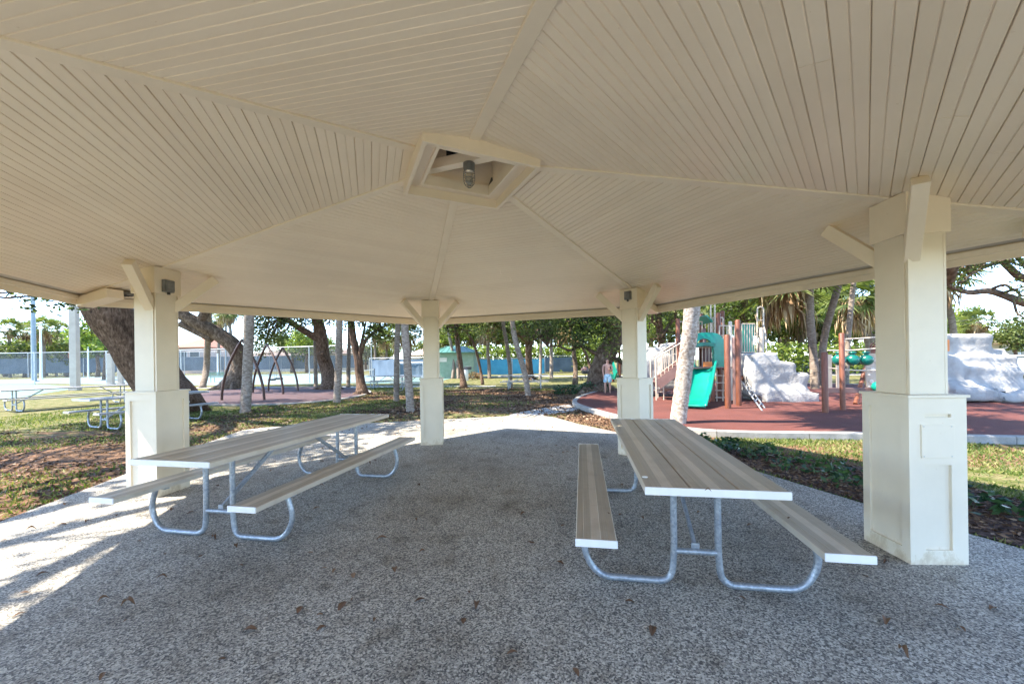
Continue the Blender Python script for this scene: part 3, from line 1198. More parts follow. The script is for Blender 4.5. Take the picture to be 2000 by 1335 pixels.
def make_table(label, loc, rz, L=2.56, frames=None, full=True, group=None, tops=None, seat_off=.645, tw=.744, sw=.234, top_mat=None):
    t = thing('picnic_table', label, 'picnic table', loc, rz, group)
    am = [top_mat, top_mat] if top_mat else [ALU, ALU_RIB]
    zt, zs = .757, .445
    nw = 3
    gap = .007
    pw = (tw - gap * (nw - 1)) / nw
    for k in range(nw):
        m = MB()
        add_plank(m, (k - 1) * (pw + gap), zt, pw, L)
        m.build('tabletop_plank', am, t)
    for s_ in (-1, 1):
        m = MB()
        add_cap(m, 0, zt, tw, s_ * L / 2, s_)
        m.build('end_cap', CAPW, t, bevel=.002)
        m = MB()
        add_plank(m, s_ * seat_off, zs, sw, L)
        b = m.build('bench', am, t)
        for q in (-1, 1):
            m = MB()
            add_cap(m, s_ * seat_off, zs, sw, q * L / 2, q)
            m.build('bench_end_cap', CAPW, b)
    rt = .0215
    yy = L / 2 - .40
    for s_ in (-1, 1):
        y = s_ * yy
        f_ = MB()
        pts = []
        for sx in (-1, 1):
            poly = [(sx * (seat_off + .02), y, zs - .045), (sx * (seat_off + .085), y, .20), (sx * (seat_off - .02), y, rt + .002), (sx * .155, y, rt + .002), (sx * .135, y, .20), (sx * .135, y, zt - .04)]
            f_.tube(bent(poly, .13, 7), rt, 12)
        fo = f_.build('frame', GALV, t, smooth=True)
        m = MB()
        m.tube([(-.135, y, .225), (.135, y, .225)], .019, 10)
        m.box((0, y - s_ * .015, .250), (.05, .012, .05))
        m.build('crossbar', GALV, fo, smooth=True)
        for sx in (-1, 1):
            m = MB()
            m.box((sx * seat_off, y, zs - .050), (.19, .045, .010))
            m.build('seat_bracket', GALV, fo)
        m = MB()
        m.box((0, y, zt - .045), (tw * .80, .045, .010))
        m.build('top_bracket', GALV, fo)
        m = MB()
        m.beam((0, y - s_ * .03, .255), (0, s_ * (yy - .68), zt - .05), .034, .020, (1, 0, 0))
        m.build('diagonal_brace', GALV, t)
    return t


tabR = make_table('tan aluminium picnic table right of the slab middle, near the column with the cover plate', (1.262, 3.354, .02), R(-9.16))
m = MB()
m.lathe((0, 0, 0), [(.018, 0), (.018, .0025), (.015, .003)], 20)
stk = gp(1260, 930, .78)
m2 = m.build('sticker', WHITEP, None, label='small round white sticker on the right picnic table top', cat='sticker')
stk = gp(1259.5, 931, .782)
m2.location = stk
tabL = make_table('tan aluminium picnic table on the left of the slab beside the left column', (-2.441, 4.164, .02), R(-10.29))

# ------------------------------------------------------------------ fallen leaves on the slab


def curled_leaf(m, c, ln, wd, a, curl):
    r_ = Matrix.Rotation(a, 3, 'Z')
    ring = []
    n = 5
    n0 = len(m.v)
    for k in range(n):
        t_ = k / (n - 1)
        w_ = wd * math.sin(math.pi * (0.08 + .84 * t_)) * .5
        z = curl * math.sin(math.pi * t_) * ln * .5
        x = (t_ - .5) * ln
        for s_ in (-1, 0, 1):
            m.v.append(Vector(c) + r_ @ Vector((x, s_ * w_, z + abs(s_) * curl * w_ * 1.2 + .002)))
    for k in range(n - 1):
        for s_ in range(2):
            a0 = n0 + k * 3 + s_
            m.f.append((a0, a0 + 1, a0 + 4, a0 + 3))
            m.mi.append(0)


lm = []
for k in range(6):
    m = MB()
    curled_leaf(m, (0, 0, 0), random.uniform(.05, .08), random.uniform(.020, .034), 0, random.uniform(.25, .9) * random.choice((1, .4)))
    o = m.build('fallen_leaf', DRYLEAF, None)
    me = o.data
    bpy.data.objects.remove(o)
    lm.append(me)


def inpoly(x, y, P):
    c = False
    n = len(P)
    for i in range(n):
        x1, y1 = P[i]
        x2, y2 = P[(i + 1) % n]
        if (y1 > y) != (y2 > y) and x < (x2 - x1) * (y - y1) / (y2 - y1) + x1:
            c = not c
    return c


# leaves one can pick out in the photograph, then scattered ones
spots = [gp(x, y, .02) for x, y in ((690, 1123), (668, 1183), (770, 1112), (930, 1183), (1000, 1275), (905, 1212), (1230, 1175), (1275, 1232), (1125, 1312), (1765, 1276), (1093, 1100), (1465, 1025), (1365, 1000), (488, 1230), (200, 1320), (1035, 1060), (820, 1172), (745, 1052), (38, 1200), (60, 1035), (100, 1022), (120, 1024), (585, 1190), (1840, 1185), (720, 906), (733, 899), (250, 1182))]
for p in spots:
    o = bpy.data.objects.new('fallen_leaf', random.choice(lm))
    COL.objects.link(o)
    o.location = p
    o.rotation_euler = (random.uniform(-.1, .1), random.uniform(-.1, .1), random.uniform(0, 6.3))
    s_ = random.uniform(1.0, 1.5)
    o.scale = (s_, s_, s_)
    props(o, 'dry brown leaf lying on the speckled slab', 'leaf', 'fallen leaves on the slab')
for (lb, x, y, z) in (('small dry leaf lying on the left bench of the right picnic table', 1188, 1002, .466), ('small dry leaf lying on the right bench of the right picnic table', 1541, 1011, .466), ('dry leaf lying near the white end cap on the right picnic table top', 1383, 959, .778)):
    o = bpy.data.objects.new('fallen_leaf', random.choice(lm))
    COL.objects.link(o)
    o.location = gp(x, y, z)
    o.rotation_euler = (0, 0, random.uniform(0, 6.3))
    o.scale = (.55, .45, .6)
    props(o, lb, 'leaf')
cnt = 0
while cnt < 260:
    x, y = random.uniform(-6, 4), random.uniform(.9, 10)
    if not inpoly(x, y, SLAB_POLY):
        continue
    dens = .30 + .5 * (noise.noise(Vector((x * .6, y * .6, 1))) + .3) + (.5 if y > 5 else 0)
    if random.random() > dens:
        continue
    o = bpy.data.objects.new('fallen_leaf', random.choice(lm))
    COL.objects.link(o)
    o.location = (x, y, .0205)
    o.rotation_euler = (random.uniform(-.1, .1), random.uniform(-.1, .1), random.uniform(0, 6.3))
    s_ = random.uniform(.55, 1.2)
    o.scale = (s_, s_, s_ * random.uniform(.6, 1.1))
    props(o, 'dry brown leaf lying on the speckled slab', 'leaf', 'fallen leaves on the slab')
    cnt += 1

# ------------------------------------------------------------------ litter, grass, mulch chips (uncountable)


def scatter(name, n, region, size, mat, zlo=.004, zhi=.03, aspect=.5, test=None, z0=0.0, flat=.85):
    pts = []
    x0, x1, y0, y1 = region
    while len(pts) < n:
        P = rng.uniform((x0, y0), (x1, y1), (n, 2))
        for x, y in P:
            if test is None or test(x, y):
                pts.append((x, y, z0 + random.uniform(zlo, zhi)))
                if len(pts) >= n:
                    break
    v, f = leaf_cards(np.array(pts), size, aspect, flat)
    raw_mesh(name, v, f, mat, kind='stuff')


def offslab(x, y):
    return not inpoly(x, y, SLAB_POLY)


def lit_left(x, y):
    if inpoly(x, y, SLAB_POLY):
        return False
    return random.random() < .25 + 1.1 * (noise.noise(Vector((x * .5, y * 1.1, 3)))) + .3 * (1 if x > -8 else 0)


scatter('leaf_litter', 15000, (-13, -4.0, 1.5, 12), .055, DRYLEAF, .003, .02, .45, lit_left)
scatter('leaf_litter', 16000, (-9, 5, 9.4, 21), .085, DRYLEAF, .003, .03, .5, lambda x, y: offslab(x, y) and not inpoly(x, y, PLAY) and not inpoly(x, y, PAD) and random.random() < .4 + noise.noise(Vector((x * .4, y * .9, 9))))
scatter('leaf_litter', 2500, (1.2, 3.6, 7.4, 12.4), .05, DRYLEAF, .003, .02, .5, lambda x, y: offslab(x, y) and not inpoly(x, y, PLAY))
scatter('mulch_chips', 9000, (1.9, 5.7, 1.5, 8), .055, DRYLEAF, .012, .035, .35, lambda x, y: inpoly(x, y, MBED))


def grass(name, n, region, h, test):
    x0, x1, y0, y1 = region
    pts = []
    while len(pts) < n:
        P = rng.uniform((x0, y0), (x1, y1), (n, 2))
        for x, y in P:
            if test(x, y):
                pts.append((x, y))
                if len(pts) >= n:
                    break
    P = np.array(pts)
    n = len(P)
    a = rng.uniform(0, 2 * np.pi, n)
    hh = h * rng.uniform(.5, 1.4, n)
    wd = .006 + .010 * rng.random(n)
    d = np.stack([np.cos(a), np.sin(a)], 1)
    ln = rng.normal(size=(n, 2)) * hh[:, None] * .6
    b0 = np.concatenate([P - d * wd[:, None], np.zeros((n, 1))], 1)
    b1 = np.concatenate([P + d * wd[:, None], np.zeros((n, 1))], 1)
    tp = np.concatenate([P + ln, hh[:, None]], 1)
    v = np.stack([b0, b1, tp], 1).reshape(-1, 3)
    raw_mesh(name, v, np.arange(3 * n).reshape(-1, 3), GRASSL, kind='stuff')


def ng(x, y, s_=.45, o_=0.0, k=5):
    return noise.noise(Vector((x * s_, y * s_ * 1.6, k))) + o_


grass('grass', 34000, (-16, -4.2, 2.5, 16), .045, lambda x, y: offslab(x, y) and not inpoly(x, y, PAD) and random.random() < .45 + 1.5 * ng(x, y) + (.25 if y > 9 else -.05))
grass('grass', 15000, (-10, 5, 10, 24), .05, lambda x, y: offslab(x, y) and not inpoly(x, y, PAD) and not inpoly(x, y, PLAY) and random.random() < .02 + 1.9 * ng(x, y, .3, 0, 8) + (.35 if x < -3.5 else 0))
grass('grass', 16000, (2.3, 9.5, 2.5, 7.6), .040, lambda x, y: offslab(x, y) and not inpoly(x, y, MBED) and not inpoly(x, y, PLAY) and random.random() < .55 + 1.2 * ng(x, y, .8, 0, 2))

# ------------------------------------------------------------------ plants in the mulch bed
shr = []
for k in range(5):
    n = 46
    a = rng.uniform(0, 2 * np.pi, n)
    r_ = rng.uniform(.01, .15, n)
    z = rng.uniform(.03, .20, n) * (1 - r_ * 2.6)
    c = np.stack([np.cos(a) * r_, np.sin(a) * r_, z], 1)
    v, f = leaf_cards(c, .085, .42, .35)
    o = raw_mesh('ground_cover_plant', v, f, SHRUB)
    shr.append(o.data)
    bpy.data.objects.remove(o)
for k, (x, y, s_) in enumerate([(2.95, 6.95, .9), (3.15, 6.6, 1.1), (2.75, 7.15, .8), (3.25, 6.15, 1.3), (3.45, 6.3, 1.2), (3.35, 5.7, 1.0), (3.6, 5.6, 1.4), (3.9, 5.35, 1.0), (3.45, 5.05, 1.0), (3.75, 4.9, 1.2), (4.05, 4.9, 1.0), (3.65, 4.4, 1.1), (3.85, 4.2, 1.2), (4.25, 4.5, 1.0), (4.1, 4.0, 1.1), (4.4, 3.9, 1.0), (4.35, 3.55, 1.3), (4.6, 3.35, 1.5), (4.85, 3.45, 1.5), (4.5, 3.05, 1.4), (4.8, 3.0, 1.5), (5.0, 3.1, 1.3), (4.7, 2.75, 1.2), (4.95, 2.7, 1.4), (3.1, 6.0, .8), (4.6, 4.1, .9)]):
    o = bpy.data.objects.new('ground_cover_plant', shr[k % 5])
    COL.objects.link(o)
    o.location = (x, y, .01)
    o.rotation_euler = (0, 0, random.uniform(0, 6))
    o.scale = (s_, s_, s_ * random.uniform(.8, 1.1))
    props(o, 'low dark green leafy plant growing in the brown mulch bed', 'plant', 'ground cover plants in the mulch bed')
# EOF-PART1
# ------------------------------------------------------------------ TREES
def curve_pts(P, k=4):
    """Catmull-Rom through points"""
    P = [Vector(p) for p in P]
    out = []
    for i in range(len(P) - 1):
        p0 = P[i - 1] if i else P[0] * 2 - P[1]
        p1, p2 = P[i], P[i + 1]
        p3 = P[i + 2] if i + 2 < len(P) else P[-1] * 2 - P[-2]
        for s_ in range(k):
            t = s_ / k
            out.append(0.5 * ((2 * p1) + (p2 - p0) * t + (2 * p0 - 5 * p1 + 4 * p2 - p3) * t * t + (3 * p1 - p0 - 3 * p2 + p3) * t ** 3))
    out.append(P[-1])
    return out


def interp(vals, n):
    return list(np.interp(np.linspace(0, len(vals) - 1, n), range(len(vals)), vals))


def limb(m, a, b, r0, r1, n=7, sag=0.18, k=5):
    a, b = Vector(a), Vector(b)
    L = (b - a).length
    w1 = Vector((random.uniform(-1, 1), random.uniform(-1, 1), random.uniform(0, 1))) * L * .13
    mid = a.lerp(b, .45) + w1 + Vector((0, 0, L * sag * .4))
    m2 = a.lerp(b, .75) - w1 * .5
    pts = curve_pts([a, mid, m2, b], k)
    m.tube(pts, interp([r0, r0 * .72, r0 * .45 + r1 * .5, r1], len(pts)), n, True, .12)
    return pts


def oak(label, trunk, radii, clusters=(), crown=None, extra=(), n_leaf=60, leaf=.11, cr=.62, up=1.75, bark=None, leafm=None, sides=14, jit=.14, group=None, flare=1.5, name='oak_tree', zmin=None):
    """trunk: world points; crown: (centre, radii, mains, subs)"""
    pts = curve_pts(trunk, 5)
    rad = interp(radii, len(pts))
    base = Vector((pts[0].x, pts[0].y, 0))
    t = thing(name, label, 'tree', base, 0, group)
    m = MB()
    # root flare
    rad[0] *= flare
    rad[1] *= 1 + (flare - 1) * .55
    rad[2] *= 1 + (flare - 1) * .2
    pts[0] = pts[0] + Vector((0, 0, -.12))
    m.tube(pts, rad, sides, True, jit)
    for j in range(5 if flare > 1.3 else 0):
        a = j * 1.257 + random.uniform(-.3, .3)
        r_ = rad[1]
        d = Vector((math.cos(a), math.sin(a), 0))
        b0 = Vector((pts[1].x, pts[1].y, r_ * .5)) + d * r_ * .45
        m.tube([b0, b0 + d * r_ * .6 - Vector((0, 0, r_ * .28)), b0 + d * r_ * 1.5 - Vector((0, 0, r_ * .62))], [r_ * .38, r_ * .26, r_ * .10], 8, True, .2)
    br = MB()
    for (P, rr) in extra:
        q = curve_pts(P, 4)
        br.tube(q, interp(rr, len(q)), 9, True, .15)
    cl = [Vector(c) for c in clusters]
    cr_l = [cr * random.uniform(.8, 1.25) for c in cl]
    tips = [Vector(P[-1]) for P, rr in extra] + [pts[-1]]
    nodes_ = [Vector(x) for P, rr in extra for x in curve_pts(P, 3)] + [p for p in pts[len(pts) // 2:]]
    for c in cl:
        s_ = min(nodes_, key=lambda p: (p - c).length)
        limb(br, s_, c, min(.05, rad[-1] * .5), .012, 5)
    if crown:
        cc, cR, nm, ns = crown
        cc = Vector(cc)
        for i in range(nm):
            th = i * 2.39996 + random.uniform(-.25, .25)
            ph = math.acos(1 - (i + .5) / nm * 1.25)
            d = Vector((math.cos(th) * math.sin(ph), math.sin(th) * math.sin(ph), math.cos(ph)))
            k_ = random.uniform(.62, .9)
            c = cc + Vector((d.x * cR[0], d.y * cR[1], d.z * cR[2])) * k_
            src = min(nodes_, key=lambda p: (p - c).length + .3 * abs(p.z - cc.z))
            path = limb(br, src, c, max(.045, rad[-1] * .62), .03, 7)
            for j in range(ns):
                dd = Vector((random.gauss(0, 1), random.gauss(0, 1), random.gauss(0, .6)))
                dd.normalize()
                c2 = c + Vector((dd.x * cR[0], dd.y * cR[1], dd.z * cR[2])) * .30 * random.uniform(.5, 1.2)
                if zmin is not None and c2.z < zmin:
                    c2.z = zmin + random.random() * .4
                cl.append(c2)
                cr_l.append(cr * random.uniform(.75, 1.4))
                limb(br, random.choice(path[len(path) // 2:]), c2, .028, .008, 4, .1, 3)
    m.build('trunk', bark or OAKB, t, smooth='all', world=True)
    if br.v:
        br.build('branches', bark or OAKB, t, smooth='all', world=True)
    if cl:
        k0 = len(clusters)
        n_low = int(n_leaf * 1.7)
        parts_ = []
        if k0:
            parts_.append(clump_points([tuple(c) for c in cl[:k0]], [q * 1.1 for q in cr_l[:k0]], n_low))
        if len(cl) > k0:
            parts_.append(clump_points([tuple(c) for c in cl[k0:]], cr_l[k0:], n_leaf))
        C = np.concatenate(parts_)
        nlow = k0 * n_low
        v, f = leaf_cards(C, leaf, .55, .25)
        if up != 1 and len(C) > nlow:
            cc_ = np.repeat(C, 4, axis=0)
            k_ = np.where(cc_[:, 2:3] > 4.9, up, 1.0)
            v = cc_ + (v - cc_) * k_
        v -= np.array(base)
        raw_mesh('crown', v, f, leafm or OAKL, t)
    return t


def AT(L, d0, d1=None):
    d1 = d0 if d1 is None else d1
    n = len(L)
    return [at(x, y, d0 + (d1 - d0) * i / max(1, n - 1)) for i, (x, y) in enumerate(L)]


# the great leaning live oak on the left
oak('massive live oak leaning left behind the left column, deeply furrowed brown trunk',
    [gp(346, 806), at(320, 755, 12.9), at(272, 690, 12.5), at(228, 628, 12.1), at(196, 580, 11.8), at(148, 505, 11.2), at(108, 430, 10.6)],
    [.74, .68, .60, .56, .52, .44, .34], crown=((-12.2, 10.0, 7.6), (6.6, 6.2, 2.6), 15, 8), n_leaf=120, leaf=.13, cr=.75, sides=44, jit=.16, flare=1.12, zmin=4.6)
oak('live oak whose leafy twigs hang at the upper left before the sky',
    [(-13.0, -2.0, 0), (-12.6, -1.6, 1.6), (-12.0, -.8, 3.4), (-11.0, 0, 5.0)], [.5, .42, .36, .28],
    clusters=[(-11.2, 8.6, 3.30), (-10.6, 8.5, 3.36), (-10.2, 8.7, 3.2), (-9.9, 8.55, 3.1), (-10.9, 8.8, 3.25), (-6.6, 3.2, 6.6), (-7.4, 2.3, 6.4), (-6.9, 1.6, 6.8)],
    crown=((-9.7, 1.8, 7.2), (4.6, 5.0, 2.0), 12, 7), n_leaf=42, leaf=.13, cr=.60, up=1.3, zmin=5.0)
oak('thick curving live oak arching left behind the plum coloured swing area',
    [gp(456, 760), at(470, 715, 24.5), at(463, 683, 24.2), at(430, 655, 23.8), at(388, 632, 23.3), at(352, 612, 23), at(300, 590, 22.5)],
    [.62, .50, .48, .42, .38, .34, .28], extra=[(AT([(352, 632), (385, 648), (415, 664)], 23.2, 23.6)[::-1], [.19, .2, .22]), (AT([(388, 632), (400, 610), (395, 580)], 23.3), [.3, .26, .2])],
    crown=((-18.5, 22.5, 8.4), (5.5, 4.5, 2.6), 12, 7), n_leaf=75, leaf=.17, cr=.8, zmin=5.2, bark=OAKB2)
oak('live oak with a sawn stub and one limb reaching left over the swing area',
    [gp(646, 761), at(640, 725, 22.8), at(631, 695, 22.7), at(629, 665, 22.6), at(624, 640, 22.5), at(616, 610, 22.4), at(606, 570, 22)],
    [.44, .37, .35, .33, .32, .30, .24], extra=[(AT([(631, 668), (602, 650), (578, 636), (556, 620), (535, 598)], 22.6, 21.5), [.21, .19, .17, .14, .10]), (AT([(634, 702), (626, 690)], 22.5, 22.2), [.2, .19])],
    clusters=AT([(500, 620), (520, 612), (512, 640), (535, 628), (498, 655), (548, 612), (525, 655), (560, 640), (575, 612), (505, 672), (590, 620), (645, 612), (655, 625), (600, 612), (505, 640), (522, 645), (540, 612), (515, 668), (495, 635), (530, 660), (575, 625), (548, 628), (510, 610), (605, 622), (490, 615), (665, 612), (640, 625), (515, 625), (528, 618), (502, 660), (518, 652), (538, 645), (552, 635), (568, 615), (585, 612), (598, 630), (550, 655), (500, 690), (512, 682)], 21, 22.5),
    crown=((-12.4, 22, 7.6), (4.8, 4.2, 2.2), 11, 7), n_leaf=60, leaf=.15, cr=.55, zmin=4.6)
oak('slim forked oak standing at the near right corner of the swing area',
    [gp(708, 771), at(703, 735, 18.6), at(699, 700, 18.6), at(692, 670, 18.6), at(687, 640, 18.5), at(681, 600, 18.3)],
    [.23, .20, .19, .16, .15, .12], extra=[(AT([(701, 698), (712, 668), (728, 650), (745, 640), (775, 625)], 18.6, 18.2), [.11, .09, .075, .06, .04]), (AT([(703, 715), (705, 680), (712, 640)], 18.5), [.10, .09, .05]), (AT([(738, 644), (755, 655), (768, 662)], 18.4), [.03, .022, .015])],
    clusters=AT([(735, 622), (770, 640), (790, 625), (722, 645), (752, 618), (765, 612), (800, 612), (812, 622), (745, 655), (715, 622), (782, 655), (700, 612), (820, 640), (730, 610), (745, 632), (760, 650), (780, 612), (795, 638), (810, 632), (728, 662), (770, 625), (690, 625), (712, 610), (735, 650), (755, 605), (800, 605), (718, 635), (742, 618), (785, 630), (805, 648), (825, 615), (665, 615), (672, 632)], 18.3, 18.0),
    crown=((-6.6, 18, 6.2), (3.6, 3.2, 1.6), 10, 6), n_leaf=75, leaf=.12, cr=.5, zmin=4.2)
oak('gnarled spreading live oak at the far corner of the red surface, person beside it',
    [gp(1163, 767), at(1166, 742, 17.7), at(1175, 712, 17.6), at(1188, 685, 17.5), at(1201, 660, 17.3), at(1200, 635, 17.2), at(1190, 608, 17), at(1178, 575, 16.8)],
    [.50, .44, .43, .42, .40, .36, .32, .24],
    extra=[(AT([(1183, 698), (1160, 688), (1135, 676), (1112, 684), (1092, 676), (1070, 676)], 17.5, 17.2), [.10, .085, .075, .06, .045, .03]),
           (AT([(1201, 662), (1214, 640), (1222, 615), (1218, 590)], 17.3, 17.0), [.2, .17, .15, .12]),
           (AT([(1196, 640), (1180, 625), (1165, 615), (1140, 600)], 17.2, 16.6), [.2, .17, .15, .12]),
           (AT([(1180, 705), (1200, 700), (1222, 712), (1240, 722)], 17.6, 17.4), [.13, .11, .09, .07])],
    clusters=AT([(1070, 612), (1085, 625), (1055, 622), (1100, 610), (1112, 632), (1130, 615), (1148, 628), (1095, 645), (1125, 652), (1160, 642), (1172, 620), (1050, 640), (1140, 662), (1168, 655), (1205, 612), (1110, 618), (1080, 640), (1190, 650), (1060, 605), (1040, 612), (1030, 630), (1120, 600), (1150, 605), (1075, 632), (1090, 612), (1100, 628), (1118, 640), (1135, 632), (1145, 645), (1155, 612), (1165, 630), (1045, 625), (1065, 645), (1085, 655), (1105, 660), (1128, 668), (1150, 668), (1195, 612), (1185, 632), (1210, 640), (1202, 690), (1196, 670)], 17.2, 16.2),
    crown=((2.6, 17.2, 6.6), (5.2, 4.2, 2.2), 13, 8), n_leaf=85, leaf=.12, cr=.55, sides=20, jit=.30, bark=OAKB2, zmin=4.0, flare=1.7)
oak('unseen oak added behind the column at the right table, crown shading the play structure',  # extra tree added to cast dappled shade, its trunk hidden behind the column
    [(*at(1243, 700, 15.6).to_2d(), 0), at(1243, 640, 15.6), at(1240, 560, 15.4), at(1238, 480, 15.0)], [.20, .17, .16, .13],
    crown=((5.6, 12.6, 6.9), (4.6, 3.6, 1.6), 11, 7), n_leaf=55, leaf=.12, cr=.55, up=1.5, zmin=5.4)
oak('dark forked oak behind the leaning palm near the far picnic table',
    [gp(1034, 741), at(1033, 705, 31), at(1031, 670, 31), at(1028, 645, 30.6), at(1020, 612, 30)], [.33, .28, .25, .22, .18],
    extra=[(AT([(1031, 668), (1012, 652), (990, 645), (965, 632), (940, 622), (905, 618)], 30.8, 28), [.2, .2, .18, .17, .15, .1]), (AT([(1033, 690), (1040, 662), (1056, 635), (1064, 605)], 30.8), [.18, .16, .12, .1])],
    clusters=AT([(985, 612), (965, 622), (1000, 625), (1015, 612), (945, 612), (1045, 640), (1060, 652), (975, 605), (925, 618), (1030, 655), (990, 662), (960, 655), (1070, 625), (975, 630), (955, 640), (1005, 640), (1018, 625), (935, 645), (985, 650), (1045, 620), (1055, 632), (968, 612), (1000, 605), (945, 625), (1012, 660)], 28, 29),
    crown=((.8, 30, 7.2), (6, 4.5, 2.4), 11, 7), n_leaf=60, leaf=.19, cr=.75, zmin=5.0)
oak('straight dark trunked oak just right of the middle column',
    [gp(906, 758), at(901, 720, 22.3), at(895, 680, 22.2), at(891, 640, 22.1), at(888, 600, 22)], [.17, .145, .135, .13, .11],
    clusters=AT([(872, 612), (885, 622), (868, 632), (900, 614), (915, 624), (930, 612), (880, 640), (908, 636), (944, 620), (862, 650), (895, 650), (870, 622), (905, 605), (920, 612), (935, 630), (888, 612), (862, 640), (925, 645), (950, 610), (878, 605)], 22.3, 21.6),
    crown=((-3.6, 21.6, 6.2), (4.2, 3.4, 1.8), 10, 6), n_leaf=60, leaf=.15, cr=.55, zmin=4.4)
oak('thin curved oak sapling right of the straight dark trunk',
    [gp(943, 751), at(938, 720, 25.5), at(930, 685, 25.3), at(920, 660, 25), at(905, 643, 24.6)], [.10, .09, .085, .075, .05],
    clusters=AT([(900, 640), (912, 646), (922, 640)], 24.8), n_leaf=30, leaf=.16, cr=.5, flare=1.2)
oak('thin dark tree curving left in front of the slate windscreen',
    [gp(1157, 741), at(1152, 715, 30.5), at(1144, 690, 30.3), at(1132, 670, 30), at(1120, 655, 29.6)], [.14, .12, .11, .09, .06],
    clusters=AT([(1118, 650), (1128, 656), (1110, 645), (1138, 664)], 29.6), n_leaf=30, leaf=.18, cr=.6, flare=1.2)
oak('mottled slender tree with dead foliage in front of the slate windscreen',
    [gp(1123, 750), at(1124, 720, 24.8), at(1121, 690, 24.8), at(1118, 660, 24.7), at(1112, 625, 24.5)], [.17, .145, .13, .12, .09],
    clusters=AT([(1100, 655), (1108, 662), (1122, 668), (1095, 645)], 24.5), n_leaf=40, leaf=.16, cr=.45, flare=1.2, leafm=SKIRT, bark=OAKB2)
oak('live oak whose long grey limbs reach in from the right above the rock wall',
    [(17.5, 9.0, 0), (17.2, 9.2, 1.8), (16.6, 9.6, 3.2), (15.8, 10.0, 4.4)], [.5, .42, .36, .3],
    extra=[(AT([(2100, 625), (2000, 591), (1965, 578), (1930, 568), (1893, 571), (1862, 562), (1845, 548)], 11.5, 10.5), [.13, .115, .10, .09, .07, .05, .03]),
           (AT([(2090, 575), (2000, 545), (1968, 520), (1950, 512), (1905, 530), (1882, 550)], 11.5, 10.5), [.11, .10, .085, .06, .035, .02]),
           (AT([(1952, 512), (1945, 490), (1930, 470)], 11), [.06, .05, .04]), (AT([(2040, 560), (1985, 500), (1970, 470)], 11), [.06, .05, .04])],
    clusters=AT([(1850, 512), (1866, 500), (1885, 492), (1905, 497), (1925, 484), (1948, 482), (1970, 486), (1992, 478), (2010, 492), (1862, 530), (1848, 548), (1878, 520), (1900, 518), (1935, 505), (1960, 500), (1985, 508), (2005, 520), (1870, 552), (2012, 575), (2000, 620), (1885, 508), (1915, 510), (1850, 530), (1975, 492), (1998, 560)], 11, 10.4),
    crown=((12.2, 9.6, 6.6), (5.8, 4.2, 1.8), 13, 7), n_leaf=70, leaf=.085, cr=.34, bark=OAKB2, zmin=4.6)
oak('dark leafy oak behind the play tower', [gp(1452, 742), at(1452, 690, 22.5), at(1452, 640, 22.5), at(1453, 590, 22.3), at(1450, 540, 22)], [.28, .22, .20, .19, .16],
    clusters=AT([(1420, 600), (1438, 590), (1400, 610), (1425, 622), (1445, 608), (1470, 600), (1408, 635), (1440, 640), (1475, 625), (1395, 600), (1460, 580), (1490, 612), (1510, 628), (1432, 655), (1415, 585), (1485, 645)], 22.5, 21.5),
    crown=((12.6, 22, 8), (4.2, 4, 2.2), 9, 6), n_leaf=60, leaf=.16, cr=.6, zmin=5.2, leafm=BRIGHTL)
oak('oak with a dark twisted trunk behind the stairs of the play structure', [gp(1290, 748), at(1289, 705, 24.5), at(1293, 670, 24.4), at(1288, 640, 24.3), at(1284, 600, 24)], [.32, .26, .24, .22, .18],
    extra=[(AT([(1291, 660), (1303, 640), (1318, 622)], 24.2), [.13, .1, .07]), (AT([(1289, 640), (1272, 622), (1262, 600)], 24.2), [.14, .12, .1])],
    clusters=AT([(1268, 630), (1275, 655), (1262, 675), (1305, 625), (1315, 645), (1308, 668), (1322, 690), (1275, 690), (1300, 612), (1318, 610), (1280, 612), (1330, 660), (1264, 650), (1310, 700)], 24.5, 23.6),
    crown=((9.0, 23.5, 7), (4.2, 3.6, 2.2), 9, 6), n_leaf=60, leaf=.17, cr=.6, zmin=4.6)

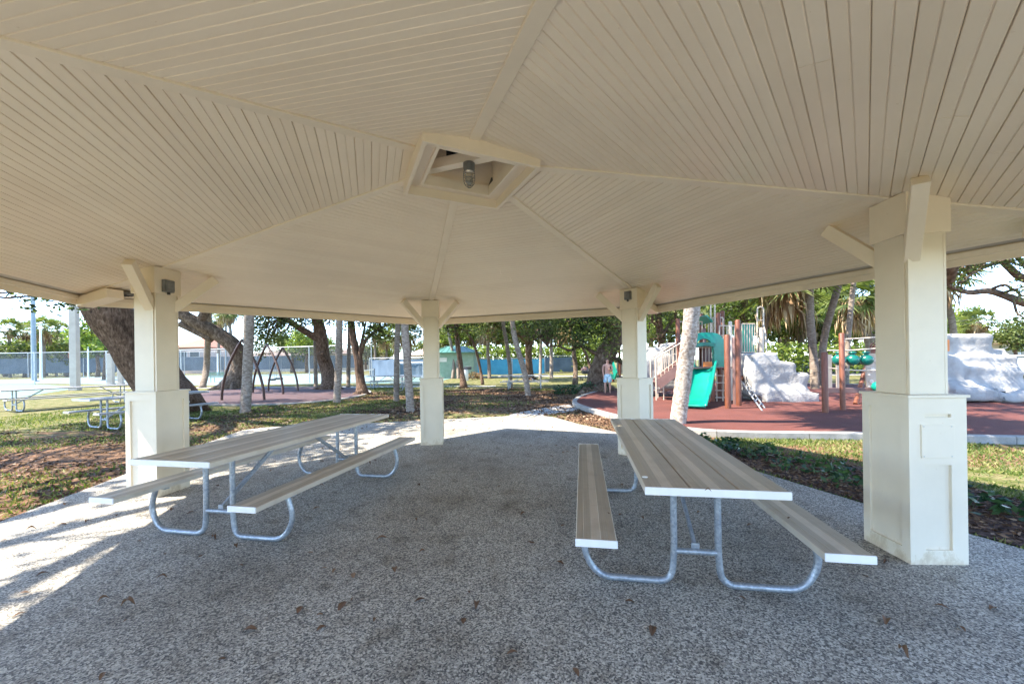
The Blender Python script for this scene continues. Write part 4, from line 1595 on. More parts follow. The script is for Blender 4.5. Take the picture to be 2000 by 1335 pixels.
# ---- palms
PF = []
for k in range(2):
    # a fan-leaved crown about 1 m across the petioles; unit template, shared
    V_, F_ = [], []
    nf = 30
    for i in range(nf):
        az = i * 2.39996
        el = R(78) - (i / nf) * R(110)
        d = np.array([math.cos(az) * math.cos(el), math.sin(az) * math.cos(el), math.sin(el)])
        side = np.array([-math.sin(az), math.cos(az), 0])
        upv = np.cross(d, side)
        ln = random.uniform(.75, 1.0)
        hub = d * ln
        s0 = len(V_)
        V_ += [side * .012, -side * .012, hub - side * .008, hub + side * .008]
        F_.append((s0, s0 + 1, s0 + 2, s0 + 3))
        nl = 15
        for j in range(nl):
            a = (j / (nl - 1) - .5) * R(205)
            dd = d * math.cos(a) + side * math.sin(a)
            dd = dd + np.array([0, 0, -.28 * abs(math.sin(a)) - .12])
            L_ = random.uniform(.75, .95) * (1 - .15 * abs(a))
            px_ = np.cross(dd, upv)
            px_ /= np.linalg.norm(px_) + 1e-9
            s0 = len(V_)
            tip = hub + dd * L_ + np.array([0, 0, -.22 * L_ * random.random()])
            V_ += [hub, hub + dd * L_ * .45 + px_ * .042, tip, hub + dd * L_ * .45 - px_ * .042]
            F_.append((s0, s0 + 1, s0 + 2, s0 + 3))
    o = raw_mesh('crown', np.array(V_), np.array(F_), PALML)
    PF.append(o.data)
    bpy.data.objects.remove(o)
    V_, F_ = [], []
    for i in range(190):
        az = random.uniform(0, 6.283)
        z0 = random.uniform(-.9, .05)
        r0 = random.uniform(.10, .35)
        r1 = r0 + random.uniform(.15, .5)
        L_ = random.uniform(.5, 1.15)
        s_ = np.array([-math.sin(az), math.cos(az), 0]) * random.uniform(.02, .055)
        p0 = np.array([math.cos(az) * r0, math.sin(az) * r0, z0])
        p1 = np.array([math.cos(az + .1) * r1, math.sin(az + .1) * r1, z0 - L_ * .45])
        p2 = np.array([math.cos(az + .1) * (r1 + random.uniform(-.12, .1)), math.sin(az + .1) * (r1 + random.uniform(-.1, .1)), z0 - L_])
        s0 = len(V_)
        V_ += [p0, p1 + s_, p2, p1 - s_]
        F_.append((s0, s0 + 1, s0 + 2, s0 + 3))
    o = raw_mesh('dead_frond_skirt', np.array(V_), np.array(F_), SKIRT)
    PF.append(o.data)
    bpy.data.objects.remove(o)


def palm(label, pts, r, top, sc=1.5, skirt=True, bark=None, group=None, straight_to=None, rs=None):
    """pts world points of the trunk seen; the trunk goes on to height top"""
    P = [Vector(p) for p in pts]
    d = P[-1] - P[-2]
    if top > P[-1].z + .2:
        d.x, d.y = d.x * .6, d.y * .6
        P.append(P[-1] + d * ((top - P[-1].z) / max(d.z, .2)))
    q = curve_pts(P, 5)
    t = thing('palm_tree', label, 'palm tree', (q[0].x, q[0].y, 0), 0, group)
    q[0] = q[0] + Vector((0, 0, -.1))
    n = len(q)
    fine = []
    rr = []
    tot = 46
    for i in range(tot):
        u = i / (tot - 1) * (n - 1)
        a = min(int(u), n - 2)
        fine.append(q[a].lerp(q[a + 1], u - a))
        rr.append(r * (1.16 if i == 0 else 1.06 if i == 1 else 1.0 - .12 * i / tot) * (1 + (.035 if i % 2 else -.02) + random.uniform(-.02, .02)))
    m = MB()
    m.tube(fine, rr, 16, True, .06)
    m.build('trunk', bark or PALMB, t, smooth='all', world=True)
    for me, nm in ((PF[random.choice((0, 2))], 'crown'), (PF[1] if random.random() < .5 else PF[3], 'dead_frond_skirt')):
        if nm == 'dead_frond_skirt' and not skirt:
            continue
        o = bpy.data.objects.new(nm, me)
        COL.objects.link(o)
        o.parent = t
        o.location = q[-1] - t.location
        o.rotation_euler = (random.uniform(-.12, .12), random.uniform(-.12, .12), random.uniform(0, 6.3))
        o.scale = (sc, sc, sc * random.uniform(.9, 1.1))
    return t


palm('pale palm trunk standing in front of the nearest pointed arch', [gp(479, 806), at(483, 730, 12.5), at(487, 612, 12.5)], .150, 7.2, bark=PALMW)
palm('grey palm trunk by the front rim of the swing area, before the stub oak', [gp(658, 786), at(661, 720, 15), at(663, 620, 15)], .135, 7.4, bark=PALMW)
palm('narrow brownish palm trunk beside a thicker pale one, left of the middle column', [gp(774, 784), at(775, 700, 15.1), at(777, 625, 15.1)], .110, 7.6)
palm('thick pale palm trunk immediately left of the middle column', [gp(802, 804), at(797, 730, 11.85), at(790, 625, 11.85)], .122, 6.9, bark=PALMW)
palm('pale sunlit palm trunk leaning right between the far right column and the slide', [gp(1322, 836), at(1338, 715, 8.35), at(1352, 598, 8.1)], .168, 6.6, bark=PALMX)
palm('leaning grey palm in front of the far picnic table', [gp(1032, 773), at(1024, 725, 16.8), at(1008, 670, 16.9), at(1000, 622, 17)], .125, 6.8, bark=PALMW)
palm('slender leaning palm left of the far picnic table', [gp(998, 757), at(995, 710, 21.8), at(988, 660, 21.8), at(984, 640, 21.8)], .115, 6.9)
palm('pale thin palm at the left corner of the green roofed hut', [gp(884, 739), at(886, 700, 36), at(877, 655, 36), at(874, 640, 36)], .14, 7.5, bark=PALMW)
palm('second pale palm in front of the green roofed hut', [gp(895, 739), at(893, 700, 36), at(892, 655, 36)], .13, 8.0, bark=PALMW)
palm('bent palm behind the curving oak, far left', [gp(395, 757), at(403, 720, 27.5), at(405, 680, 27.5), at(407, 640, 27)], .20, 7.5)
palm('thin palm trunk just left of the stub oak', [gp(617, 757), at(616, 700, 25.5), at(615, 625, 25.5)], .12, 7.6)
palm('palm trunk between the stub oak and the forked oak', [gp(680, 757), at(681, 700, 25), at(683, 625, 25)], .125, 7.8)
palm('short far palm in front of the blue windscreen', [gp(956, 739), at(955, 710, 35), at(953, 690, 35), at(953, 672, 35)], .16, 5.2, 1.2)
palm('pale far palm beside the dark forked oak', [gp(1055, 739), at(1056, 700, 33.5), at(1057, 640, 33.5)], .13, 7.8, bark=PALMW)
palm('pale far palm in front of the slate windscreen', [gp(1077, 739), at(1077, 700, 33), at(1076, 640, 33)], .16, 7.6, bark=PALMW)
palm('thick straight palm right of the stepped grey rock', [gp(1592, 764), at(1589, 700, 17), at(1583, 630, 17), at(1580, 545, 17)], .165, 8.2)
palm('palm leaning right behind the ball bridge', [gp(1605, 760), at(1606, 690, 18.5), at(1614, 640, 18.4), at(1628, 590, 18.2), at(1640, 545, 18)], .155, 7.6, skirt=True)
palm('white barked palm behind the tall brown post', [at(1652, 748, 20), at(1655, 690, 20), at(1660, 620, 20), at(1668, 540, 20)], .125, 8.2, bark=PALMW)
palm('curved palm with hanging dead fronds, left of a near twin', [at(1702, 735, 27), at(1693, 665, 27), at(1675, 630, 27), at(1668, 608, 27)], .15, 5.6, 1.5)
palm('straight palm with hanging dead fronds, right of its twin', [at(1690, 735, 28), at(1700, 670, 28), at(1694, 630, 28), at(1688, 600, 28)], .15, 5.9, 1.5)
palm('palm with a shaggy brown skirt just under the roof edge above the stepped rock', [at(1478, 745, 19), at(1484, 690, 19), at(1500, 610, 18.5), at(1522, 565, 18.2)], .15, 5.2, 1.6)
palm('palm half hidden behind the right column', [at(1872, 735, 24), at(1866, 680, 24), at(1858, 620, 24), at(1846, 575, 24)], .17, 6.6, 1.5)
palm('round headed palm against the sky above the long grey rock', [at(1912, 730, 40), at(1912, 690, 40), at(1911, 645, 40)], .22, 4.9, 1.25)
palm('far palm behind the fence left of the curving oak', [at(451, 735, 55), at(453, 680, 55), at(448, 625, 55)], .2, 9.5, 1.6, True)
palm('very thin tall palm above the pink house', [at(440, 735, 70), at(441, 680, 70), at(442, 620, 70)], .16, 11, 1.5)
palm('far palm with brown skirt behind the fence above the pink house', [at(427, 735, 62), at(427, 680, 62), at(428, 640, 62)], .2, 9.2, 1.5)
BGP = [(775, 62, 6.2), (800, 66, 6.6), (735, 64, 6.4), (755, 70, 6.2), (1010, 60, 6.8), (985, 66, 6.6), (950, 62, 6.4), (925, 70, 7.0), (1100, 58, 6.4), (1130, 60, 6.8), (875, 72, 7.2), (20, 66, 8.5), (85, 62, 8.0), (110, 72, 8.6), (55, 70, 8.2), (1545, 40, 6.4), (1520, 44, 7), (1560, 36, 5.6), (1615, 42, 7.4), (1640, 40, 7), (1710, 44, 6.5)]
PLAB = ['cabbage palm in the far row, ' + q for q in ('left of the two near palms', 'just left of the middle column', 'behind the forked oak', 'right of the forked oak', 'left of the leaning palm', 'between two slender palms', 'above the bright blue fence', 'left part of the bright blue fence', 'above the slate windscreen', 'right end of the slate windscreen', 'beside the green roofed hut', 'at the left edge of the view', 'right of the tall pale pole', 'left of the thick beige post', 'left of the tall pale pole', 'right of the shaggy skirt', 'behind the shaggy skirt', 'left of the thick straight palm', 'right of the thick straight palm', 'above the green balls', 'behind the curved twin palms')]
for k, (x, d, h_) in enumerate(BGP):
    b = at(x, 720, d)
    palm(PLAB[k], [(b.x, b.y, 0), (b.x + random.uniform(-.3, .3), b.y, h_ * .5), (b.x + random.uniform(-.5, .5), b.y, h_)], .2, h_, random.uniform(1.4, 1.9), True, group='cabbage palms beyond the courts')

# ---- far tree line
bgm = []
for k in range(3):
    cl = []
    for i in range(34):
        d = np.array([random.gauss(0, 1), random.gauss(0, 1), random.gauss(0, 1)])
        d /= np.linalg.norm(d)
        cl.append(d * np.array([2.6, 2.6, 1.9]) * random.uniform(.35, 1) + np.array([0, 0, 3.6 + .3 * k]))
    C = clump_points(cl, [random.uniform(.6, 1.15) for _ in cl], 85)
    v, f = leaf_cards(C, .30, .6, .2)
    o = raw_mesh('crown', v, f, [OAKL, BRIGHTL, OAKL][k])
    m = MB()
    m.tube([(0, 0, -.1), (.1, 0, 1.2), (0, .1, 2.4), (.2, .1, 4.0)], [.24, .18, .15, .06], 8, True, .15)
    for j in range(5):
        limb(m, (0, .1, 2.2), cl[j * 5], .08, .02, 5)
    tr = m.build('trunk', OAKB, None, smooth='all')
    bgm.append((o.data, tr.data))
    bpy.data.objects.remove(o)
    bpy.data.objects.remove(tr)


def bgtree(x, y, s_, k, label, group, sz=1.0):
    t = thing('broadleaf_tree', label, 'tree', (x, y, 0), random.uniform(0, 6), group)
    for me, nm in zip(bgm[k], ('crown', 'trunk')):
        o = bpy.data.objects.new(nm, me)
        COL.objects.link(o)
        o.parent = t
        o.scale = (s_, s_, s_ * sz)
    return t


LMK = [(-40, 'beyond the left end of the courts'), (10, 'at the left edge of the view'), (48, 'left of the tall pale pole'), (90, 'right of the tall pale pole'), (130, 'beside the thick beige post'),
       (165, 'between the beige post and the leaning oak'), (205, 'behind the leaning oak'), (240, 'behind the left column'), (400, 'above the pink house'), (470, 'left of the first arch palm'), (520, 'above the middle arch'),
       (570, 'above the farthest arch'), (600, 'left of the stub oak'), (625, 'behind the stub oak'), (660, 'right of the stub oak'), (715, 'behind the forked oak'), (760, 'left of the two near palms'), (815, 'behind the middle column'),
       (850, 'just right of the middle column'), (880, 'above the green roofed hut'), (915, 'above the straight dark oak'), (950, 'above the bright blue fence'), (985, 'left of the leaning palm'), (1020, 'behind the leaning palm'),
       (1055, 'behind the dark forked oak'), (1090, 'above the slate windscreen'), (1125, 'left of the gnarled oak'), (1160, 'behind the gnarled oak'), (1195, 'right of the gnarled oak'), (1230, 'behind the far right column'),
       (1270, 'above the knobbed rock'), (1310, 'above the stair rail'), (1345, 'behind the pale leaning palm'), (1385, 'behind the teal slide'), (1420, 'behind the brown play posts'), (1455, 'behind the teal panel'), (1495, 'above the stepped rock'),
       (1530, 'below the shaggy palm skirt'), (1565, 'left of the thick straight palm'), (1600, 'right of the thick straight palm'), (1635, 'above the green balls'), (1670, 'behind the white barked palm'), (1705, 'left of the near right column'),
       (1740, 'behind the near right column'), (1790, 'hidden by the near right column'), (1840, 'just right of the near right column'), (1880, 'above the long rock wall'), (1920, 'below the round headed palm'), (1960, 'above the house at right'), (1985, 'at the right edge of the view'), (2040, 'beyond the right edge')]
SEENL = {}
lab = ['dark green broadleaf tree in the far tree line', 'yellow green broadleaf tree in the far tree line', 'dense green broadleaf tree in the far tree line']
for (x, d, s_, k) in [(-40, 66, 1.3, 0), (10, 74, 1.4, 1), (48, 66, 1.25, 0), (90, 76, 1.35, 2), (130, 66, 1.3, 0), (165, 78, 1.3, 1), (205, 46, 1.35, 1), (240, 74, 1.5, 0), (190, 60, 1.3, 2),
                      (400, 85, .9, 1), (470, 92, .85, 0), (520, 90, .8, 1), (570, 72, 1.5, 0), (600, 68, 1.45, 1), (625, 76, 1.4, 0), (660, 92, 1.0, 1), (715, 82, 1.2, 0), (760, 88, 1.2, 1), (815, 90, 1.1, 2), (850, 80, 1.3, 0),
                      (880, 70, 1.7, 2), (915, 64, 1.8, 1), (950, 74, 2.0, 0), (985, 64, 1.8, 1), (1020, 72, 2.1, 2), (1055, 62, 1.9, 1), (1090, 68, 2.1, 0), (1125, 60, 1.9, 1), (1160, 54, 1.7, 1), (1195, 60, 2.0, 0), (1230, 52, 1.8, 2), (1165, 42, .8, 1), (1270, 46, 1.7, 1), (1310, 50, 1.9, 0), (1345, 44, 1.7, 2), (1385, 48, 1.9, 1),
                      (1420, 38, 1.5, 0), (1455, 46, 1.9, 1), (1495, 36, 1.4, 2), (1530, 42, 1.7, 1), (1565, 50, 2.0, 0), (1600, 36, 1.1, 1), (1635, 48, 1.6, 1), (1670, 54, 1.8, 2), (1705, 46, 1.3, 1), (1740, 52, 1.6, 0), (1790, 46, 1.4, 1), (1840, 54, 1.5, 1), (1880, 50, 1.0, 2), (1920, 46, .85, 1), (1960, 40, .72, 0), (1985, 36, .75, 2), (2040, 40, 1.1, 0)]:
    b = at(x, 710, d)
    lm_ = min(LMK, key=lambda q: abs(q[0] - x))[1]
    tone = ('dark green', 'yellow green', 'dense green')[k]
    lb_ = '%s tree in the far tree line, %s' % (tone, lm_)
    if lb_ in SEENL:
        lb_ = '%s %s tree in the far tree line, %s' % ('farther' if d > SEENL[lb_] else 'nearer', tone, lm_)
    SEENL[lb_] = d
    bgtree(b.x, b.y, s_, k, lb_, 'broadleaf trees in the far tree line')

# hedge of bright leaves over the windscreens
def hedge(label, p0, p1, h0, h1, wd, n, mat, size):
    a, b = Vector(p0), Vector(p1)
    C = np.zeros((n, 3))
    t_ = rng.random(n)
    C[:, 0] = a.x + (b.x - a.x) * t_ + rng.normal(size=n) * wd * .3
    C[:, 1] = a.y + (b.y - a.y) * t_ + rng.normal(size=n) * wd * .4
    top = h1 * (1 + .12 * np.sin(t_ * 61) * np.sin(t_ * 23 + 1))
    C[:, 2] = h0 + (top - h0) * rng.random(n) ** .7
    v, f = leaf_cards(C, size, .5, 0)
    base = np.array([(a.x + b.x) / 2, (a.y + b.y) / 2, 0])
    o = raw_mesh('hedge', v - base, f, mat)
    o.location = base
    props(o, label, 'hedge')


q0, q1 = at(895, 710, 47), at(1175, 705, 49)
hedge('bright yellow green hedge rising above the blue windscreen fence', q0, q1, .2, 3.3, 1.8, 9000, BRIGHTL, .38)
q0, q1 = at(-60, 722, 80), at(260, 716, 82)
hedge('dark green hedge behind the left courts', q0, q1, .2, 6.0, 3, 8000, OAKL, .6)
q0, q1 = at(1400, 705, 33), at(1740, 698, 34)
hedge('loose green shrubbery behind the stepped grey rock', q0, q1, .1, 2.6, 2.6, 8000, BRIGHTL, .28)

# ------------------------------------------------------------------ PLAYGROUND
ZP = .115


def G2(x, y):
    return gp(x, y, ZP)


def rock(label, lumps, vox=.07, amp=.10, cat='rock climber', legs=()):
    """lumps: (centre, size, zrot) boxes fused and weathered into one boulder"""
    bm = bmesh.new()
    for c, s_, rz in lumps:
        M_ = Matrix.Translation(c) @ Matrix.Rotation(rz, 4, 'Z') @ Matrix.Diagonal((*s_, 1))
        bmesh.ops.create_cube(bm, size=1, matrix=M_)
    me = bpy.data.meshes.new('tmp')
    bm.to_mesh(me)
    bm.free()
    o = bpy.data.objects.new('tmp', me)
    COL.objects.link(o)
    r_ = o.modifiers.new('r', 'REMESH')
    r_.mode = 'VOXEL'
    r_.voxel_size = vox
    sm = o.modifiers.new('s', 'SMOOTH')
    sm.iterations = 9
    sm.factor = .8
    dg = bpy.context.evaluated_depsgraph_get()
    me2 = bpy.data.meshes.new_from_object(o.evaluated_get(dg))
    bpy.data.objects.remove(o)
    base = Vector((sum(l[0][0] for l in lumps) / len(lumps), sum(l[0][1] for l in lumps) / len(lumps), ZP))
    for v in me2.vertices:
        p = v.co.copy()
        n_ = noise.noise(p * 1.1) * amp + noise.noise(p * 2.3) * amp * .55 + noise.noise(p * 7) * amp * .10
        st = -abs(noise.noise(Vector((p.x * 1.3, p.y * 1.3, p.z * 2.2)))) ** .5 * amp * .5
        v.co = p + v.normal * (n_ + st) - base
    me2.materials.clear()
    me2.materials.append(ROCKM)
    me2.polygons.foreach_set('use_smooth', [True] * len(me2.polygons))
    t = thing('rock_climber', label, cat, base)
    b = bpy.data.objects.new('boulder', me2)
    COL.objects.link(b)
    b.parent = t
    for lx in legs:
        m = MB()
        m.tube([(lx[0] - base.x, lx[1] - base.y, 0), (lx[0] - base.x, lx[1] - base.y, .32)], .05, 8)
        m.build('foot', BLACKM, t)
    return t


# stepped rock behind the slide's right
def px_box(x0, x1, y0, y1, d, depth, rz=0.0):
    a, b = at(x0, y1, d), at(x1, y0, d)
    return (Vector(((a.x + b.x) / 2, d + depth / 2, (a.z + b.z) / 2)), (abs(b.x - a.x), depth, abs(b.z - a.z)), rz)


rock('stepped pale grey artificial climbing rock right of the slide, dappled with shade', [
    px_box(1470, 1520, 688, 775, 12.15, 1.1), px_box(1472, 1557, 706, 770, 12.10, 1.1), px_box(1478, 1582, 729, 770, 12.1, 1.0), px_box(1496, 1580, 756, 796, 11.95, 1.3),
    px_box(1540, 1606, 766, 797, 11.85, .9), px_box(1465, 1500, 718, 745, 12.2, .8), px_box(1490, 1530, 770, 796, 12.1, .8)], vox=.055, amp=.085)
rock('long low pale grey artificial rock wall right of the right column', [
    px_box(1835, 1945, 652, 735, 11.6, 1.2), px_box(1835, 1992, 692, 770, 11.45, 1.3), px_box(1900, 2000, 712, 752, 11.25, 1.2), px_box(1850, 2060, 742, 782, 11.2, 1.4),
    px_box(1870, 1958, 756, 786, 10.95, .8), px_box(1965, 2080, 764, 788, 10.85, .9), px_box(1930, 1975, 678, 720, 11.6, .9)], vox=.06, amp=.12,
    legs=[tuple(at(1958, 700, 11.05)[:2]), tuple(at(1990, 700, 11.0)[:2]), (12.9, 11.2)])
rock('grey artificial rock with rounded knobs behind the stair rail', [
    px_box(1258, 1302, 700, 766, 14.2, 1.1), px_box(1290, 1345, 690, 762, 14.0, 1.0), px_box(1276, 1300, 677, 705, 14.2, .8), px_box(1262, 1290, 690, 722, 14.4, .8), px_box(1302, 1340, 668, 700, 14.4, .8)], vox=.06, amp=.08)

ps = thing('play_structure', 'large playground climbing structure with teal slide, teal hood panel and brown posts', 'play structure', (6.4, 12.2, ZP))


def P_(m, name, mat, **k):
    return m.build(name, mat, ps, world=True, **k)


def post(x, yb, yt, r=.075, mat=None, d=None, name='post'):
    b = G2(x, yb) if d is None else Vector((at(x, 700, d).x, d, ZP))
    tz = at(x, yt, b.y).z
    m = MB()
    m.lathe((b.x, b.y, 0), [(r, ZP), (r, tz - r * .5), (r * .8, tz - r * .15), (r * .3, tz)], 14)
    P_(m, name, mat or BROWNP, smooth=True)
    return Vector((b.x, b.y, tz))


# posts, from the photograph
post(1422, 797, 653, .078)
post(1436, 789, 658, .060, DBROWN)
post(1443, 792, 624, .072)
post(1391, 783, 735, .085)
post(1404, 782, 610, .075, d=13.2)
post(1325, 0, 622, .075, d=13.4)
post(1350, 0, 668, .070, d=12.6)
post(1376, 0, 640, .060, DBROWN, d=13.6)
post(1478, 0, 690, .05, TANM, d=14.2)
post(1487, 0, 640, .075, TANM, d=14.4)
post(1427, 0, 627, .055, TANM, d=12.6)
post(1340, 0, 600, .07, d=14.2)
post(1370, 0, 612, .07, d=14.6)
post(1412, 0, 606, .075, d=14.4)


def slab_box(x0, x1, yt, yb, d, depth, mat, name, rz=0.0, bev=.0):
    c, s_, _ = px_box(x0, x1, yt, yb, d, depth)
    m = MB()
    m.box(c, s_, rz)
    P_(m, name, mat, bevel=bev)


# decks
slab_box(1350, 1440, 716, 720, 12.1, 1.5, DBROWN, 'deck')
slab_box(1330, 1420, 672, 676, 13.2, 1.4, DBROWN, 'deck')
slab_box(1447, 1478, 688, 692, 13.2, 1.2, BLACKM, 'deck')
# slide: a curved trough
def slide():
    A0, B0 = at(1377, 716, 12.35), at(1350, 797, 10.6)
    h_ = Vector((B0.x - A0.x, B0.y - A0.y, 0))
    Lh = h_.length
    h_.normalize()
    sd = Vector((-h_.y, h_.x, 0))
    if sd.x < 0:
        sd = -sd
    prof2 = [(0, 1.22), (.12, 1.20), (.30, 1.08), (.60, .84), (.95, .57), (1.25, .37), (1.5, .27), (1.72, .235), (1.9, .225), (Lh, .20)]
    c = curve_pts([Vector((A0.x, A0.y, 0)) + h_ * s_ + Vector((0, 0, z)) for s_, z in prof2], 4)
    n = len(c)
    m = MB()
    rings = []
    for i, p in enumerate(c):
        a = c[max(i - 1, 0)]
        b = c[min(i + 1, n - 1)]
        t_ = (b - a).normalized()
        up = sd.cross(t_)
        if up.z < 0:
            up = -up
        hw = .33 + .02 * (i / n)
        hi = .24
        if i > n - 9:
            hi = .24 - .026 * (i - (n - 9))
        if i < 4:
            hi = .16 + .02 * i
        prof = [(-hw - .055, hi - .03), (-hw - .045, hi), (-hw - .01, hi + .012), (-hw + .02, hi - .02), (-hw + .045, hi * .45), (-hw + .10, .03), (-hw + .18, .004), (0, 0), (hw - .18, .004), (hw - .10, .03), (hw - .045, hi * .45), (hw - .02, hi - .02), (hw + .01, hi + .012), (hw + .045, hi), (hw + .055, hi - .03), (hw + .03, hi * .35), (hw - .02, -.01), (hw - .12, -.035), (0, -.04), (-hw + .12, -.035), (-hw + .02, -.01), (-hw - .03, hi * .35)]
        rings.append([p + sd * x + up * z for x, z in prof])
    m.quadgrid(rings)
    P_(m, 'slide', TEAL, smooth='all')
    m = MB()
    e = c[-1]
    m.tube([e - sd * .36 + Vector((0, 0, .0)), e - sd * .2 - h_ * -.02, e, e + sd * .2, e + sd * .36], .035, 10)
    P_(m, 'slide_lip', TEAL, smooth='all')
    m = MB()
    e = c[-6]
    m.tube([(e.x, e.y, ZP), (e.x, e.y, e.z)], .05, 10)
    P_(m, 'slide_foot', DTEAL, smooth=True)


slide()


# arched hood panel at the head of the slide
def hood():
    d0 = 12.25
    m = MB()
    L = at(1349, 716, d0)
    Rr = at(1417, 716, d0)
    top = at(1380, 649, d0).z
    z0 = at(1380, 719, d0).z
    wd = Rr.x - L.x
    # outline in (u, z): arch with square right shoulder
    outer, innr = [], []
    n = 22
    for i in range(n + 1):
        t_ = i / n
        u = -wd * .5 + wd * t_
        # outer: rises quickly, rounded left, flat shoulder on the right
        s_ = abs(2 * t_ - 1)
        z = z0 + (top - z0) * (1 - s_ ** 4.5 * .28)
        outer.append((u, z if t_ < .5 else z - (t_ - .5) * .06))
        ang = math.pi * (1 - t_)
        ui = -wd * .12 + math.cos(ang) * wd * .285
        zi = z0 + (top - z0) * .36 + max(0, math.sin(ang)) ** .8 * (top - z0) * .47
        innr.append((ui, zi if 0 < i < n else z0))
    cx = (L.x + Rr.x) / 2
    for dy in (0,):
        rings = []
        for (o_, i_) in zip(outer, innr):
            a = Vector((cx + o_[0], d0, o_[1]))
            b = Vector((cx + i_[0], d0, i_[1]))
            if o_ is outer[0]:
                a = Vector((cx + o_[0], d0, z0 + (top - z0) * .45))
            rings.append([a, a + Vector((0, .06, 0)), b + Vector((0, .10, 0)), b - Vector((0, .05, 0))])
        # close the jambs down to the deck
        lo = [Vector((cx + outer[0][0], d0, z0)), Vector((cx + outer[0][0], d0 + .06, z0)), Vector((cx + innr[0][0], d0 + .1, z0)), Vector((cx + innr[0][0], d0 - .05, z0))]
        hi = [Vector((cx + outer[-1][0], d0, z0)), Vector((cx + outer[-1][0], d0 + .06, z0)), Vector((cx + innr[-1][0], d0 + .1, z0)), Vector((cx + innr[-1][0], d0 - .05, z0))]
        m.quadgrid([lo] + rings + [hi])
    P_(m, 'slide_hood', TEAL, smooth=True)
    m = MB()
    a, b = at(1350, 677, d0), at(1395, 674, d0)
    pts = [a.lerp(b, k / 8) + Vector((0, -.06, .06 * math.sin(math.pi * k / 8))) for k in range(9)]
    for i in range(8):
        m.beam(pts[i], pts[i + 1], .03, .12)
    P_(m, 'hood_bar', DTEAL)


hood()


def barpanel(x0, x1, yt, yb, d, n, mat, name='barrier', r=.016):
    m = MB()
    for i in range(n):
        x = x0 + (x1 - x0) * i / (n - 1)
        m.tube([at(x, yb, d), at(x, yt, d)], r, 6)
    m.tube([at(x0, yt, d), at(x1, yt, d)], r * 1.3, 6)
    m.tube([at(x0, yb, d), at(x1, yb, d)], r * 1.3, 6)
    P_(m, name, mat, smooth=True)


barpanel(1352, 1398, 678, 718, 13.4, 8, TANM)
barpanel(1405, 1442, 636, 672, 13.0, 6, TANM)
barpanel(1365, 1402, 628, 660, 14.0, 7, TANM)
barpanel(1449, 1474, 632, 688, 13.6, 6, TANM)
barpanel(1322, 1345, 628, 668, 13.8, 5, TANM)
barpanel(1392, 1412, 620, 655, 13.6, 5, TANM)
slab_box(1452, 1472, 634, 687, 13.9, .05, TEAL, 'teal_panel', 0, .01)
slab_box(1433, 1441, 634, 656, 14.2, .05, DTEAL, 'teal_panel', 0, .01)
slab_box(1376, 1390, 676, 706, 14.0, .05, DBROWN, 'brown_panel')
slab_box(1375, 1392, 706, 722, 13.2, .05, ORANGE, 'orange_panel')
# sloping teal roof piece high up, and hoop arches
m = MB()
m.beam(at(1368, 618, 13.9), at(1380, 631, 13.9), .9, .05)
P_(m, 'roof_panel', TEAL)
for (x0, x1, yt, yb, d) in ((1388, 1396, 592, 655, 13.6), (1479, 1491, 599, 692, 14.4)):
    m = MB()
    pts = [at(x0, yb, d)]
    for k in range(9):
        a = math.pi * (1 - k / 8)
        pts.append(at((x0 + x1) / 2 + math.cos(a) * (x1 - x0) / 2, yt + (x1 - x0) / 2 - math.sin(a) * (x1 - x0) / 2, d))
    pts.append(at(x1, yb, d))
    m.tube(pts, .028, 8)
    if x0 > 1400:
        for y in (625, 640, 655, 670):
            m.tube([at(x0, y, d), at(x1, y, d)], .02, 6)
        m.tube([at(x1, 632, d), at(x1 + 4, 650, d - .4), at(x1 + 6, 690, d - .8)], .022, 6)
    P_(m, 'hoop_rail', TANM, smooth=True)
# loop ladder under the deck
m = MB()
for x in (1400, 1412):
    m.tube([at(x, 722, 12.4), at(x, 786, 12.4)], .018, 6)
for y in (733, 747, 762, 776):
    m.tube([at(1397, y, 12.4), at(1416, y, 12.4)], .018, 6)
P_(m, 'rung_ladder', TANM, smooth=True)
# brown diagonal log and steel ladder
m = MB()
m.tube([at(1442, 742, 12.6), at(1470, 722, 12.9)], .075, 10)
P_(m, 'diagonal_log', BROWNP, smooth=True)
m = MB()
a0, a1 = at(1447, 745, 12.6), G2(1489, 802)
b0, b1 = at(1452, 738, 12.9), G2(1494, 797)
for (p, q) in ((a0, a1), (b0, b1)):
    m.tube(curve_pts([p, p.lerp(q, .12) + Vector((0, 0, .05)), p.lerp(q, .5), q], 4), .022, 8)
for k in range(1, 7):
    m.tube([a0.lerp(a1, k / 7), b0.lerp(b1, k / 7)], .016, 6)
P_(m, 'steel_ladder', STEELG, smooth=True)
